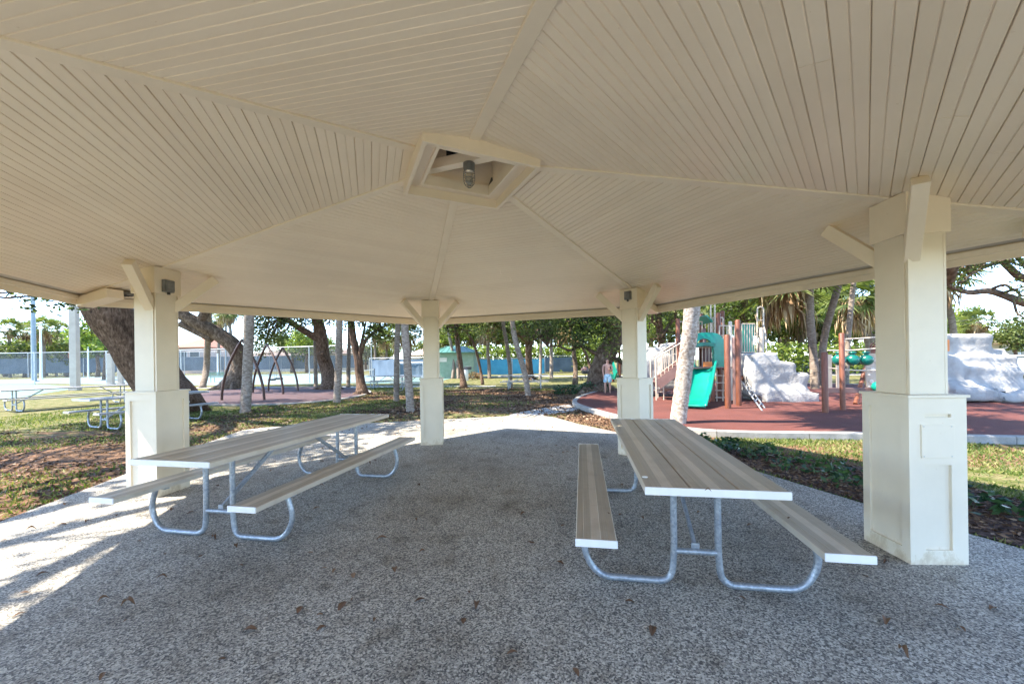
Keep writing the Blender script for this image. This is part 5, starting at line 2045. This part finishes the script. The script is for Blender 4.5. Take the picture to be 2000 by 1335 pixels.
# stair flight with pickets
s0, s1 = at(1284, 752, 13.0), at(1345, 706, 12.6)
m = MB()
m.beam(s0, s1, .05, .30)
P_(m, 'stair_stringer', DBROWN)
m = MB()
m.beam(s0 + Vector((.1, .75, 0)), s1 + Vector((.1, .75, 0)), .05, .30)
P_(m, 'stair_stringer', DBROWN)
for k in range(7):
    p = s0.lerp(s1, (k + .5) / 7) + Vector((.05, .38, .05))
    m = MB()
    m.box(p, (.26, .74, .035))
    P_(m, 'stair_tread', DBROWN)
for dy in (0, .75):
    m = MB()
    o_ = Vector((.1 * dy, dy, 0))
    h0, h1 = at(1281, 699, 13.0) + o_, at(1345, 660, 12.6) + o_
    m.tube([h0, h1], .022, 8)
    m.tube([s0 + o_ + Vector((0, 0, .16)), s1 + o_ + Vector((0, 0, .16))], .018, 8)
    for k in range(9):
        p = h0.lerp(h1, k / 8.0)
        q = (s0 + o_).lerp(s1 + o_, k / 8.0) + Vector((0, 0, .16))
        m.tube([q, p], .013, 6)
    b_ = G2(1281, 790)
    m.tube([(h0.x, h0.y, ZP), h0], .026, 8)
    m.tube([(h0.x + .25, h0.y, ZP), (h0.x + .25, h0.y, s0.z)], .02, 8)
    m.tube([(h0.x, h0.y, ZP + .28), (h0.x + .25, h0.y, ZP + .28)], .015, 6)
    P_(m, 'stair_handrail', TANM, smooth=True)

# ball bridge
bb = thing('ball_bridge', 'balance beam bridge with brown posts, tan rails and hanging green balls', 'play equipment', (9.3, 11.1, ZP))


def B_(m, name, mat, **k):
    return m.build(name, mat, bb, world=True, **k)


def bpost(x, yb, yt, r, d=None):
    b = G2(x, yb) if d is None else Vector((at(x, 700, d).x, d, ZP))
    tz = at(x, yt, b.y).z
    m = MB()
    m.lathe((b.x, b.y, 0), [(r, ZP), (r, tz - .02), (r * .7, tz)], 14)
    B_(m, 'post', BROWNP, smooth=True)
    return b


p1 = bpost(1612, 805, 687, .070)
p2 = bpost(1646, 800, 650, .062)
bpost(1720, 0, 660, .07, 10.6)
m = MB()
m.tube([G2(1671, 789), at(1690, 720, 12.0), at(1712, 672, 12.0)], .062, 12)
B_(m, 'leaning_post', BROWNP, smooth=True)
m = MB()
m.beam(at(1616, 762, 10.5), at(1745, 762, 10.3), .10, .14)
B_(m, 'balance_beam', DBROWN, bevel=.01)
for (ya, yb_) in ((684, 681), (718, 723)):
    m = MB()
    m.tube(curve_pts([at(1616, ya, 10.5), at(1655, (ya + yb_) / 2 + 1.5, 10.4), at(1700, yb_, 10.3), at(1745, yb_ - 3, 10.2)], 4), .018, 8)
    B_(m, 'rail', TANM, smooth=True)
m = MB()
m.tube([at(1650, 662, 10.9), at(1690, 660, 10.8), at(1745, 656, 10.6)], .02, 8)
B_(m, 'rail', TANM, smooth=True)
for x in (1639, 1665, 1692):
    c = at(x, 702, 10.4)
    m = MB()
    m.lathe(c, [(.02, -.155), (.06, -.150), (.115, -.115), (.148, -.06), (.158, 0), (.145, .06), (.105, .105), (.055, .13), (.050, .15), (.085, .175), (.085, .205), (.04, .22)], 22)
    B_(m, 'green_ball', DTEAL, smooth='all')
c = at(1716, 755, 10.2)
m = MB()
m.lathe(c, [(.02, -.15), (.12, -.10), (.16, 0), (.12, .10), (.02, .15)], 20)
B_(m, 'green_ball', TEAL, smooth='all')
for x in (1620, 1637):
    a, b = at(x, 692, 11.4), at(x, 757, 11.4)
    m = MB()
    m.box((a + b) / 2, (.13, .03, abs(a.z - b.z)))
    B_(m, 'slat', BEIGEP)
    a = at(x, 692, 11.4)
m = MB()
a, b = at(1690, 690, 11.6), at(1735, 758, 11.6)
m.box((a + b) / 2, (abs(b.x - a.x), .05, abs(a.z - b.z)))
pn = B_(m, 'climbing_panel', BEIGEP)
for (x, y, r_) in ((1704, 722, .075), (1697, 732, .035), (1718, 730, .05), (1702, 745, .065), (1713, 750, .04), (1725, 745, .05), (1710, 705, .04), (1726, 712, .05), (1697, 755, .03)):
    c = at(x, y, 11.57)
    m = MB()
    m.lathe(c, [(r_, 0), (r_ * .9, .02), (r_ * .4, .03)], 14, (0, -1, 0))
    h = m.build('climbing_hold', CREAMW, pn, world=True, smooth=True)
m = MB()
for k in range(3):
    c = at(1716 + k * 2, 672 + 2 * k, 11.2)
    q = [c + Vector((math.cos(a) * (.20 - .03 * k), .1 * math.sin(a * 2), math.sin(a) * (.16 - .02 * k))) for a in np.linspace(0, 2 * math.pi, 19)]
    m.tube(q, .018, 6)
B_(m, 'loop_climber', DBROWN, smooth=True)

ob = thing('orange_post', 'orange playground post with a boxed finial right of the right column', 'post', tuple(G2(1846, 790)))
b = ob.location.copy()
m = MB()
zt = at(1846, 662, b.y).z
m.tube([(0, 0, 0), (0, 0, zt - b.z)], .035, 12)
m.build('pole', ORANGE, ob, smooth=True)
m = MB()
m.box((.03, 0, zt - b.z - .18), (.13, .11, .32), None, .02)
m.build('box', ORANGE, ob)

# small second play unit far behind, left of the third column
sp = thing('play_unit', 'small teal and brown play unit glimpsed beyond the gnarled oak', 'play equipment', (6.2, 26.5, 0))
for x in (1197, 1210, 1222):
    m = MB()
    p = at(x, 700, 26.5)
    m.tube([(p.x, p.y, 0), (p.x, p.y, at(x, 680, 26.5).z)], .09, 8)
    m.build('post', BROWNP, sp, world=True, smooth=True)
m = MB()
m.beam(at(1194, 705, 26.2), at(1203, 733, 25.4), .6, .08, (1, 0, 0))
m.build('slide', TEAL, sp, world=True)
m = MB()
m.beam(at(1188, 734, 26.2), at(1206, 736, 25.8), .5, .3)
m.build('slide_exit', DTEAL, sp, world=True)
m = MB()
m.box(at(1216, 716, 26.6), (.8, .06, .9))
m.build('panel', BEIGEP, sp, world=True)

# swing arches
for (xa, ya, xb, yb_, xt, yt, lb) in ((433, 781, 516, 780, 474, 663, 'nearest of three pointed brown arches, a palm standing before it'),
                                    (494, 766, 553, 769, 521, 672, 'middle one of the three pointed brown arches on the plum coloured surface'),
                                    (524, 763, 582, 762, 553, 679, 'farthest and smallest looking of the three pointed brown arches')):
    A_, B2 = gp(xa, ya, .06), gp(xb, yb_, .06)
    mid = (A_ + B2) / 2
    ap = at(xt, yt, mid.y)
    t = thing('arch_frame', lb, 'play arch', (mid.x, mid.y, .06), 0, 'pointed arches on the plum coloured surface')
    for (b0, sg) in ((A_, -1), (B2, 1)):
        d = (b0 - mid)
        pts = []
        for k in range(9):
            u = k / 8
            pts.append(mid + d * math.cos(u * math.pi / 2 * .98) ** .85 + Vector((0, 0, (ap.z - .06) * math.sin(u * math.pi / 2) ** 1.0)) if k else b0)
        pts = [mid + d * (1 - (k / 8) ** 1.9) + Vector((0, 0, (ap.z - .06) * (k / 8))) for k in range(9)]
        m = MB()
        m.tube(pts, .052, 10)
        m.build('curved_leg', ARCHB, t, world=True, smooth=True)
    m = MB()
    m.lathe(ap, [(.05, -.07), (.065, -.02), (.05, .04)], 12)
    m.build('apex_joint', BLACKM, t, world=True, smooth=True)
for (x, y) in ((531, 741), (545, 739)):
    p = at(x, y, 21.6)
    t = thing('swing_seat', 'black rubber swing seat, %s one, hanging between the far arches' % ('left' if x < 540 else 'right'), 'swing', p, 0, 'black swing seats')
    m = MB()
    m.box((0, 0, 0), (.34, .22, .10), None, .03)
    m.build('seat', BLACKM, t)
    top = Vector((p.x * .99, 21.4, 2.45)) - p
    for s_ in (-1, 1):
        m = MB()
        m.tube([(s_ * .15, 0, .04), (top.x + s_ * .1, top.y, top.z)], .008, 5)
        m.build('chain', STEELG, t)

# ------------------------------------------------------------------ FENCES AND COURT FURNITURE
def fence(label, pts, h_, screens=None, link=True, zs=(0.15, 2.6), step=3.0, pr=.04, matp=None):
    a = Vector((*pts[0], 0))
    t = thing('fence', label, 'fence', a)
    for i in range(len(pts) - 1):
        p, q = Vector((*pts[i], 0)), Vector((*pts[i + 1], 0))
        L = (q - p).length
        ang = math.atan2(q.y - p.y, q.x - p.x)
        n = max(1, int(L / step))
        for k in range(n + (1 if i == len(pts) - 2 else 0)):
            c = p.lerp(q, k / n)
            m = MB()
            m.tube([c, c + Vector((0, 0, h_))], pr, 8)
            m.build('post', matp or STEELG, t, world=True, smooth=True)
        m = MB()
        m.tube([p + Vector((0, 0, h_ - .05)), q + Vector((0, 0, h_ - .05))], pr * .7, 6)
        m.build('top_rail', matp or STEELG, t, world=True)
        if link:
            m = MB()
            m.v = [Vector((0, 0, .05)), Vector((L, 0, .05)), Vector((L, 0, h_ - .05)), Vector((0, 0, h_ - .05))]
            m.f = [(0, 1, 2, 3)]
            m.mi = [0]
            o = m.build('chain_link', CHAIN, t)
            o.location = p - a
            o.rotation_euler = (0, 0, ang)
        if screens:
            mat = screens
            for k in range(n):
                c0, c1 = p.lerp(q, k / n), p.lerp(q, (k + 1) / n)
                nn = Vector((-(q - p).y, (q - p).x, 0)).normalized() * .06
                m = MB()
                rings = []
                for j in range(7):
                    c = c0.lerp(c1, j / 6) + nn * (1 + .6 * math.sin(j * 2.1 + k))
                    rings.append([c + Vector((0, 0, zs[0] + .03 * math.sin(j + k))), c + Vector((0, 0, zs[1] - .05 * math.sin(math.pi * j / 6)))])
                m.quadgrid(rings, False, False)
                m.build('windscreen', mat, t, world=True)
    return t


def xy(x, d):
    p = at(x, 700, d)
    return (p.x, p.y)


fence('tall chain link fence with slate blue windscreens closing the far side of the left courts', [xy(-60, 62), xy(360, 70), xy(700, 74)], 4.2, SLATES, True, (.7, 3.2), 6, .06)
fence('chain link fence along the near side of the left court', [(-52, 36), (-30, 34), (-17, 31), (-11.2, 29)], 3.0, None, True, step=6)
fence('pale blue windscreen fence between the palms left of the middle column', [xy(722, 44), xy(770, 42), xy(845, 40)], 2.15, SLATES, False, (.1, 1.95), 3)
fence('bright blue windscreen fence right of the green roofed hut', [xy(930, 41), xy(1000, 42.5), xy(1064, 44)], 1.9, BLUES, False, (.1, 1.78), 3)
fence('light blue gate panels beside the green roofed hut', [xy(913, 39.5), xy(931, 39.5)], 2.0, CYANS, False, (.1, 1.85), 1.1)
fence('slate windscreen fence right of the bright blue one', [xy(1064, 46), xy(1124, 47)], 2.15, SLATES, False, (.15, 1.98), 3)
fence('grey windscreen fence half hidden behind the middle column', [xy(780, 36), xy(826, 35.5)], 1.6, SLATES, False, (.4, 1.4), 3)

# hut with green hip roof
hut = thing('hut', 'small pale green hut with a green hipped metal roof', 'building', (*xy(890, 37.5), 0))
hw, hd, hh = 1.95, 1.6, 2.35
for (c, s_) in (((0, -hd, hh / 2), (hw * 2, .1, hh)), ((0, hd, hh / 2), (hw * 2, .1, hh)), ((-hw + .05, 0, hh / 2), (.1, hd * 2 - .1, hh)), ((hw - .05, 0, hh / 2), (.1, hd * 2 - .1, hh))):
    m = MB()
    m.box(c, s_)
    m.build('wall', GREENW, hut)
m = MB()
e = .45
rings = [[Vector((x * (hw + e), y * (hd + e), hh)) for x, y in ((-1, -1), (1, -1), (1, 1), (-1, 1))], [Vector((x * (hw + e), y * (hd + e), hh + .08)) for x, y in ((-1, -1), (1, -1), (1, 1), (-1, 1))], [Vector((x * .8, y * .05, hh + .72)) for x, y in ((-1, -1), (1, -1), (1, 1), (-1, 1))]]
m.quadgrid(rings)
m.build('roof', GREENR, hut)
for k in range(9):
    x = -hw - e + .3 + k * .54
    m = MB()
    tx = max(-.8, min(.8, x))
    m.beam((x, -hd - e, hh + .10), (tx, -.05, hh + .735), .03, .03)
    m.build('roof_seam', GREENR, hut)
m = MB()
m.box((-1.0, -hd - .06, 1.75), (.9, .04, .4))
m.build('vent_panel', CREAMW, hut)
m = MB()
m.box((-hw + .1, -hd - .06, hh / 2), (.16, .04, hh))
m.build('corner_trim', WHITEP, hut)


def house(label, x0, x1, d, wallh, roofh, depth, wm, rm, windows, ov=.6):
    a, b = at(x0, 710, d), at(x1, 710, d)
    t = thing('house', label, 'house', ((a.x + b.x) / 2, d + depth / 2, 0))
    wd = b.x - a.x
    m = MB()
    m.box((0, 0, wallh / 2), (wd, depth, wallh))
    w_ = m.build('wall', wm, t)
    m = MB()
    rings = [[Vector((x * (wd / 2 + ov), y * (depth / 2 + ov), wallh)) for x, y in ((-1, -1), (1, -1), (1, 1), (-1, 1))], [Vector((x * (wd / 2 + ov), y * (depth / 2 + ov), wallh + .18)) for x, y in ((-1, -1), (1, -1), (1, 1), (-1, 1))], [Vector((x * max(.1, wd / 2 - depth * .45), y * .1, wallh + roofh)) for x, y in ((-1, -1), (1, -1), (1, 1), (-1, 1))]]
    m.quadgrid(rings)
    rf = m.build('roof', rm, t)
    for k in range(1, 8):
        u = k / 8
        m = MB()
        y = -(depth / 2 + ov) * (1 - u) - .1 * u
        hx = (wd / 2 + ov) * (1 - u) + max(.1, wd / 2 - depth * .45) * u
        z = wallh + .18 + (roofh - .18) * u
        m.beam((-hx, y, z), (hx, y, z + .001), .06, .05)
        m.build('tile_course', rm, rf)
    for (u, z, ww, wh) in windows:
        m = MB()
        m.box((u * wd / 2, -depth / 2 - .03, z), (ww, .08, wh))
        f_ = m.build('window', WHITEP, t)
        m = MB()
        m.box((u * wd / 2, -depth / 2 - .06, z), (ww - .18, .06, wh - .18))
        m.build('pane', GLASSD, f_)
    return t


house('pink stucco house with a terracotta tile roof seen over the left fence', 345, 398, 78, 5.2, 2.4, 8, STUCCO, TERRA, [(.35, 3.9, 2.0, 1.2), (-.5, 3.9, 1.6, 1.2)])
house('long low house with a brown tiled roof behind the arches', 478, 606, 86, 3.4, 1.6, 9, CREAMW, BROOF, [(-.6, 1.8, 2, 1.3), (0, 1.8, 2, 1.3), (.6, 1.8, 2, 1.3)])
house('low brown roofed house behind the stub oak and forked oak', 640, 742, 84, 3.6, 1.7, 9, CREAMW, BROOF, [(-.5, 1.8, 2, 1.3), (.4, 1.8, 2, 1.3)])
house('house with a pale roof behind the middle column', 800, 850, 80, 3.0, 2.0, 9, CREAMW, STUCCO, [(0, 1.6, 2, 1.2)])
house('low house with orange brown fascia and pale walls at the right edge', 1958, 2080, 38, 2.55, .95, 8, CREAMW, BROOF, [(-.75, 1.6, 1.6, 1.0), (-.2, 1.6, 1.6, 1.0)], .5)
m = MB()
a, b = at(1952, 710, 37.45), at(2090, 710, 37.45)
m.box(((a.x + b.x) / 2, 37.42, 2.62), (b.x - a.x, .06, .2))
for o in list(COL.objects):
    if o.get('label', '').startswith('low house with orange'):
        m.build('fascia', ORANGE, o, world=True)

# posts and poles at the left
for (x, yb, yt, w_, lb) in ((147, 762, 590, .19, 'thick beige square post, leftmost of three, behind the left picnic tables'), (217, 754, 690, .17, 'shorter beige square post beside the leaning oak, left of its twin'), (236, 752, 700, .16, 'shortest beige square post partly behind the leaning oak')):
    b = gp(x, yb)
    zt = at(x, yt, b.y).z
    t = thing('shelter_post', lb, 'post', b, .3, 'beige posts by the left court')
    m = MB()
    m.box((0, 0, zt / 2), (w_ * 1.9, w_ * 1.9, zt), None, .02)
    m.build('shaft', POLEB, t)
    m = MB()
    m.box((0, 0, .12), (w_ * 2.4, w_ * 2.4, .24), None, .02)
    m.build('base', POLEB, t)
    if x == 147:
        m = MB()
        m.box((-w_ * 1.1, 0, at(x, 694, b.y).z), (.16, .2, .34), None, .02)
        m.build('switch_box', BROWNP, t)


def pole(label, x, d, yt, r, arm=None, mat=POLEW):
    b = at(x, 700, d)
    t = thing('light_pole', label, 'light pole', (b.x, b.y, 0))
    zt = at(x, yt, d).z
    m = MB()
    m.tube([(0, 0, 0), (0, 0, zt)], [r, r * .7], 12)
    m.build('pole', mat, t, smooth=True)
    m = MB()
    m.lathe((0, 0, 0), [(r * 2, 0), (r * 2, .05), (r * 1.3, .12)], 12)
    m.build('base_plate', mat, t, smooth=True)
    if arm:
        m = MB()
        m.beam((0, 0, zt - .1), (arm, 0, zt), .08, .08)
        m.build('arm', mat, t)
        m = MB()
        m.box((arm, 0, zt - .05), (.8, .4, .16), None, .04)
        m.build('lamp_head', mat, t)


pole('tall pale blue grey light pole at the far left court', 66, 44, 480, .22, 1.2)
pole('slim white lamp standard with a flat head behind the beige post', 172, 52, 650, .09, -1.6, WHITEP)
pole('thin grey pole behind the far row, left of the curving oak', 441, 64, 560, .09)
pole('white pole behind the fence left of the palm with broken limb', 425, 60, 690, .12, None, WHITEP)
pole('second pale pole near the tall one at far left', 80, 52, 640, .14, None, WHITEP)

# net posts, bench, grill, bin
nt_ = thing('tennis_net', 'sagging tennis net with dark posts on the green court', 'net', (*xy(731, 31), 0))
for x in (731, 640):
    p = at(x, 735, 31)
    m = MB()
    m.tube([(p.x, p.y, 0), (p.x, p.y, 1.1)], .04, 8)
    m.build('post', BLACKM, nt_, world=True, smooth=True)
m = MB()
a, b = at(731, 735, 31), at(640, 735, 31)
rings = []
for k in range(9):
    c = a.lerp(b, k / 8)
    z = 1.06 - .14 * math.sin(math.pi * k / 8)
    rings.append([Vector((c.x, c.y - .02, z - .06)), Vector((c.x, c.y - .02, z)), Vector((c.x, c.y + .02, z)), Vector((c.x, c.y + .02, z - .06))])
m.quadgrid(rings)
m.build('tape', WHITEP, nt_, world=True)
for j in range(5):
    m = MB()
    z = .15 + j * .17
    m.tube([a.lerp(b, k / 6) * 1.0 + Vector((0, 0, -(a.lerp(b, k / 6)).z + z)) for k in range(7)], .008, 4)
    m.build('net_cord', BLACKM, nt_, world=True)


def bench(label, x, yb, rz, mat):
    b = gp(x, yb)
    t = thing('bench', label, 'bench', b, rz)
    for k in range(4):
        m = MB()
        m.box((0, -.25 + k * .12, .45), (1.5, .09, .035))
        m.build('seat_slat', mat, t)
    for k in range(4):
        m = MB()
        m.box((0, .24 + k * .02, .55 + k * .11), (1.5, .03, .085))
        m.build('back_slat', mat, t)
    for s_ in (-1, 1):
        m = MB()
        m.tube([(s_ * .6, -.22, 0), (s_ * .6, -.22, .43), (s_ * .6, .2, .43), (s_ * .6, .32, .95)], .025, 8)
        m.build('leg', mat, t)
        m = MB()
        m.tube([(s_ * .6, .2, 0), (s_ * .6, .2, .43)], .025, 8)
        m.build('leg', mat, t)


bench('green slatted park bench facing the court, left of the curving oak', 428, 746, R(180), GREENR)
g_ = thing('park_grill', 'black charcoal grill on a post beside a pale bin near the green hut', 'grill', gp(914, 741))
m = MB()
m.tube([(0, 0, 0), (0, 0, .85)], .05, 8)
m.build('post', BLACKM, g_)
m = MB()
m.box((0, 0, .98), (.6, .4, .24), None, .02)
m.build('firebox', BLACKM, g_)
m = MB()
m.box((0, -.02, 1.12), (.5, .34, .02))
m.build('grate', STEELG, g_)
bn = thing('litter_bin', 'pale grey litter bin beside the park grill', 'litter bin', gp(909, 743))
m = MB()
m.lathe((0, 0, 0), [(.22, 0), (.25, .05), (.25, .85), (.22, .9)], 16)
m.build('drum', WHITEP, bn, smooth=True)
m = MB()
m.lathe((0, 0, .9), [(.26, 0), (.26, .04), (.12, .12), (.02, .14)], 16)
m.build('lid', BLACKM, bn, smooth=True)
v, f = leaf_cards(clump_points([(0, 0, .35), (.5, 0, .3), (-.5, .1, .28)], [.45, .4, .35], 200), .14, .5)
o = raw_mesh('shrub', v, f, SKIRT)
o.location = gp(924, 741)
props(o, 'low orange brown shrub beside the green roofed hut', 'shrub')
v, f = leaf_cards(clump_points([(0, 0, .2), (.7, 0, .25), (1.4, .1, .2), (-.6, 0, .18)], [.35, .4, .35, .3], 220), .12, .5)
o = raw_mesh('shrub', v, f, SHRUB)
o.location = gp(1118, 769)
props(o, 'low dark shrubs at the foot of the gnarled oak', 'shrub')

# picnic tables on the grass
WT = simple('weathered_aluminium', (.26, .255, .24), (.36, .355, .34), .5, .2, scale=5)
make_table('silver picnic table on the lawn at far left, nearest the court', (-17.35, 14.9, 0), R(-20), 3.7, group='picnic tables on the left lawn', top_mat=WT)
make_table('silver picnic table on the lawn partly hidden by the left column', (-9.85, 10.15, 0), R(-20), 2.5, group='picnic tables on the left lawn', top_mat=WT)
make_table('silver picnic table in the shade of the trees beyond the leaning palm', (.25, 20.6, 0), R(86), 2.5, top_mat=WT)
make_table('silver picnic table in the shade left of the middle column, behind two palms', (*xy(815, 21), 0), R(80), 2.4, group=None, top_mat=WT)
make_table('silver picnic table at the rim of the swing area, partly behind the narrow palm', (*xy(757, 23), 0), R(95), 2.4, group=None, top_mat=WT)

# stroller in the distance
st_ = thing('stroller', 'dark stroller standing on the path left of the gnarled oak', 'stroller', (*xy(1142, 29), 0))
for s_ in (-1, 1):
    for y in (-.35, .35):
        m = MB()
        m.lathe((s_ * .26, y, .14), [(.14, -.02), (.14, .02)], 14, (1, 0, 0))
        m.build('wheel', TYRE, st_)
m = MB()
m.tube([(0, -.35, .15), (0, .1, .55), (0, .45, 1.0)], .03, 8)
m.build('frame', BLACKM, st_)
m = MB()
m.box((0, .0, .62), (.45, .6, .28), None, .08)
m.build('seat', BLACKM, st_)
m = MB()
m.lathe((0, .05, .75), [(.3, 0), (.28, .12), (.2, .22), (.05, .27)], 14)
m.build('canopy', DBROWN, st_, smooth=True)


# parked cars on the road behind the playground
def car(label, x, y, rz, mat):
    t = thing('parked_car', label, 'car', (x, y, 0), rz)
    m = MB()
    prof = [(-2.1, .35), (-2.15, .75), (-1.95, .95), (-1.35, 1.02), (-.75, 1.42), (.55, 1.45), (1.25, 1.05), (1.95, .92), (2.15, .7), (2.12, .35)]
    rings = []
    for s_, k in ((-.86, .9), (-.80, 1), (.80, 1), (.86, .9)):
        rings.append([Vector((px_, s_ * (1 if pz_ < 1.1 else .82), .35 + (pz_ - .35) * (k if pz_ > .4 else 1))) for px_, pz_ in prof])
    m.quadgrid(rings)
    m.build('body', mat, t, bevel=.04)
    for s_ in (-1, 1):
        m = MB()
        m.box((-.1, s_ * .70, 1.20), (1.45, .10, .32))
        m.build('side_window', GLASSD, t)
        for x_ in (-1.3, 1.3):
            m = MB()
            m.lathe((x_, s_ * .78, .32), [(.32, -.1), (.32, .1)], 18, (0, 1, 0))
            w_ = m.build('wheel', TYRE, t, smooth=True)
            m = MB()
            m.lathe((x_, s_ * .885, .32), [(.19, -.01), (.19, .01)], 14, (0, 1, 0))
            m.build('rim', STEELG, w_)
        m = MB()
        m.box((2.10, s_ * .6, .68), (.1, .35, .14))
        m.build('headlight', WHITEP, t)


p = at(1660, 700, 36)
car('blue car parked behind the hanging green balls', p.x, p.y, R(-12), CARB)
p = at(1560, 700, 39)
car('white car parked behind the palm right of the stepped rock', p.x, p.y, R(-12), CARW)
p = at(1990, 700, 26)
car('white car parked by the house at the right edge', p.x, p.y, R(-14), CARW)

# overhead wires
for (lb, pa, pb, sg) in (('upper overhead wire crossing the sky above the long rock', at(1700, 640, 42), at(2100, 590, 30), .4), ('lower overhead wire crossing the sky above the long rock', at(1400, 655, 42), at(2100, 612, 30), .5)):
    m = MB()
    pts = [pa.lerp(pb, k / 12) - Vector((0, 0, sg * math.sin(math.pi * k / 12))) for k in range(13)]
    m.tube(pts, .02, 5)
    m.build('overhead_wire', BLACKM, None, label=lb, cat='wire', group='overhead wires')


# ------------------------------------------------------------------ PERSON
def person():
    b = G2(1178, 766)
    b = Vector((b.x + .12, b.y - .35, ZP if inpoly(b.x, b.y - .35, PLAY) else 0))
    t = thing('person', 'person without a shirt in pale blue patterned knee length shorts beside the gnarled oak', 'person', b, R(-12))
    Hs = 1.46

    def skin(name, J, E_, mat, sub=2):
        me = bpy.data.meshes.new(name)
        me.from_pydata([tuple(Vector(j[:3]) * Hs) for j in J], E_, [])
        me.materials.append(mat)
        o = bpy.data.objects.new(name, me)
        COL.objects.link(o)
        o.parent = t
        o.modifiers.new('skin', 'SKIN')
        for i, j in enumerate(J):
            r = j[3] * Hs
            me.skin_vertices[0].data[i].radius = (r, r * (j[4] if len(j) > 4 else 1))
        me.skin_vertices[0].data[0].use_root = True
        s_ = o.modifiers.new('sub', 'SUBSURF')
        s_.levels = s_.render_levels = sub
        return o
    J = [(0, 0, .53, .075, .75), (0, 0, .60, .072, .7), (0, .005, .70, .085, .65), (0, .01, .79, .088, .6), (0, .005, .835, .036), (0, -.005, .87, .034), (0, -.012, .915, .050, 1.1), (0, -.01, .965, .046, 1.1),
         (.045, 0, .50, .052), (.055, -.005, .38, .043), (.06, -.01, .28, .033), (.062, .005, .18, .034), (.062, .01, .05, .020), (.064, -.045, .022, .022, .7), (.066, -.09, .016, .016, .7),
         (-.045, 0, .50, .052), (-.06, -.02, .38, .043), (-.066, -.03, .28, .033), (-.068, -.01, .18, .034), (-.07, .01, .05, .020), (-.072, -.045, .022, .022, .7), (-.075, -.09, .016, .016, .7),
         (.105, .01, .80, .034), (.125, .0, .72, .027), (.128, -.01, .64, .023), (.10, -.09, .655, .020), (.055, -.13, .68, .016), (.03, -.14, .69, .017, .6),
         (-.105, .01, .80, .034), (-.125, .0, .72, .027), (-.130, -.01, .64, .023), (-.12, -.03, .55, .020), (-.115, -.05, .48, .015), (-.112, -.055, .45, .018, .6)]
    E_ = [(0, 1), (1, 2), (2, 3), (3, 4), (4, 5), (5, 6), (6, 7), (0, 8), (8, 9), (9, 10), (10, 11), (11, 12), (12, 13), (13, 14), (0, 15), (15, 16), (16, 17), (17, 18), (18, 19), (19, 20), (20, 21), (3, 22), (22, 23), (23, 24), (24, 25), (25, 26), (26, 27), (3, 28), (28, 29), (29, 30), (30, 31), (31, 32), (32, 33)]
    skin('body', J, E_, SKIN)
    Js = [(0, 0, .565, .080, .8), (0, 0, .52, .084, .85), (.05, 0, .47, .066), (.058, -.005, .37, .062), (.062, -.01, .29, .060), (-.05, 0, .47, .066), (-.062, -.018, .37, .062), (-.068, -.028, .29, .060)]
    skin('shorts', Js, [(0, 1), (1, 2), (2, 3), (3, 4), (1, 5), (5, 6), (6, 7)], SHORTS, 2)
    m = MB()
    m.lathe((0, .004 * Hs, .955 * Hs), [(.052 * Hs, -.02 * Hs), (.058 * Hs, .005 * Hs), (.050 * Hs, .032 * Hs), (.02 * Hs, .050 * Hs)], 14)
    m.build('hair', HAIR, t, smooth='all')
    # fingers and face
    for s_, c in ((1, Vector((.02, -.15, .692))), (-1, Vector((-.112, -.058, .438)))):
        m = MB()
        for k in range(4):
            o_ = Vector(((k - 1.5) * .010, 0, 0)) if s_ < 0 else Vector((0, 0, (k - 1.5) * .010))
            d = Vector((0, -.006, -.04)) if s_ < 0 else Vector((-.036, -.006, 0))
            p0 = (c + o_) * Hs
            m.tube([p0, p0 + d * Hs * .55, p0 + d * Hs * (.9 + .1 * (k % 2)) + Vector((0, .006, 0))], [.0075, .0068, .005], 6)
        p0 = c * Hs
        m.tube([p0, p0 + Vector((.02 * s_, -.012, -.012)), p0 + Vector((.022 * s_, -.02, -.03))], [.009, .008, .006], 6)
        m.build('fingers', SKIN, t, smooth='all')
    m = MB()
    for s_ in (-1, 1):
        m.lathe(Vector((s_ * .019, -.062, .935)) * Hs, [(.006, -.004), (.008, 0), (.004, .005)], 8, (0, -1, 0))
    m.build('eyes', DARKV, t)
    m = MB()
    m.tube([Vector((0, -.058, .93)) * Hs, Vector((0, -.074, .912)) * Hs], [.006, .011], 8)
    for s_ in (-1, 1):
        m.lathe(Vector((s_ * .050, -.008, .925)) * Hs, [(.008, -.006), (.018, 0), (.008, .006)], 8, (1, 0, 0))
    m.build('nose_and_ears', SKIN, t, smooth='all')


person()
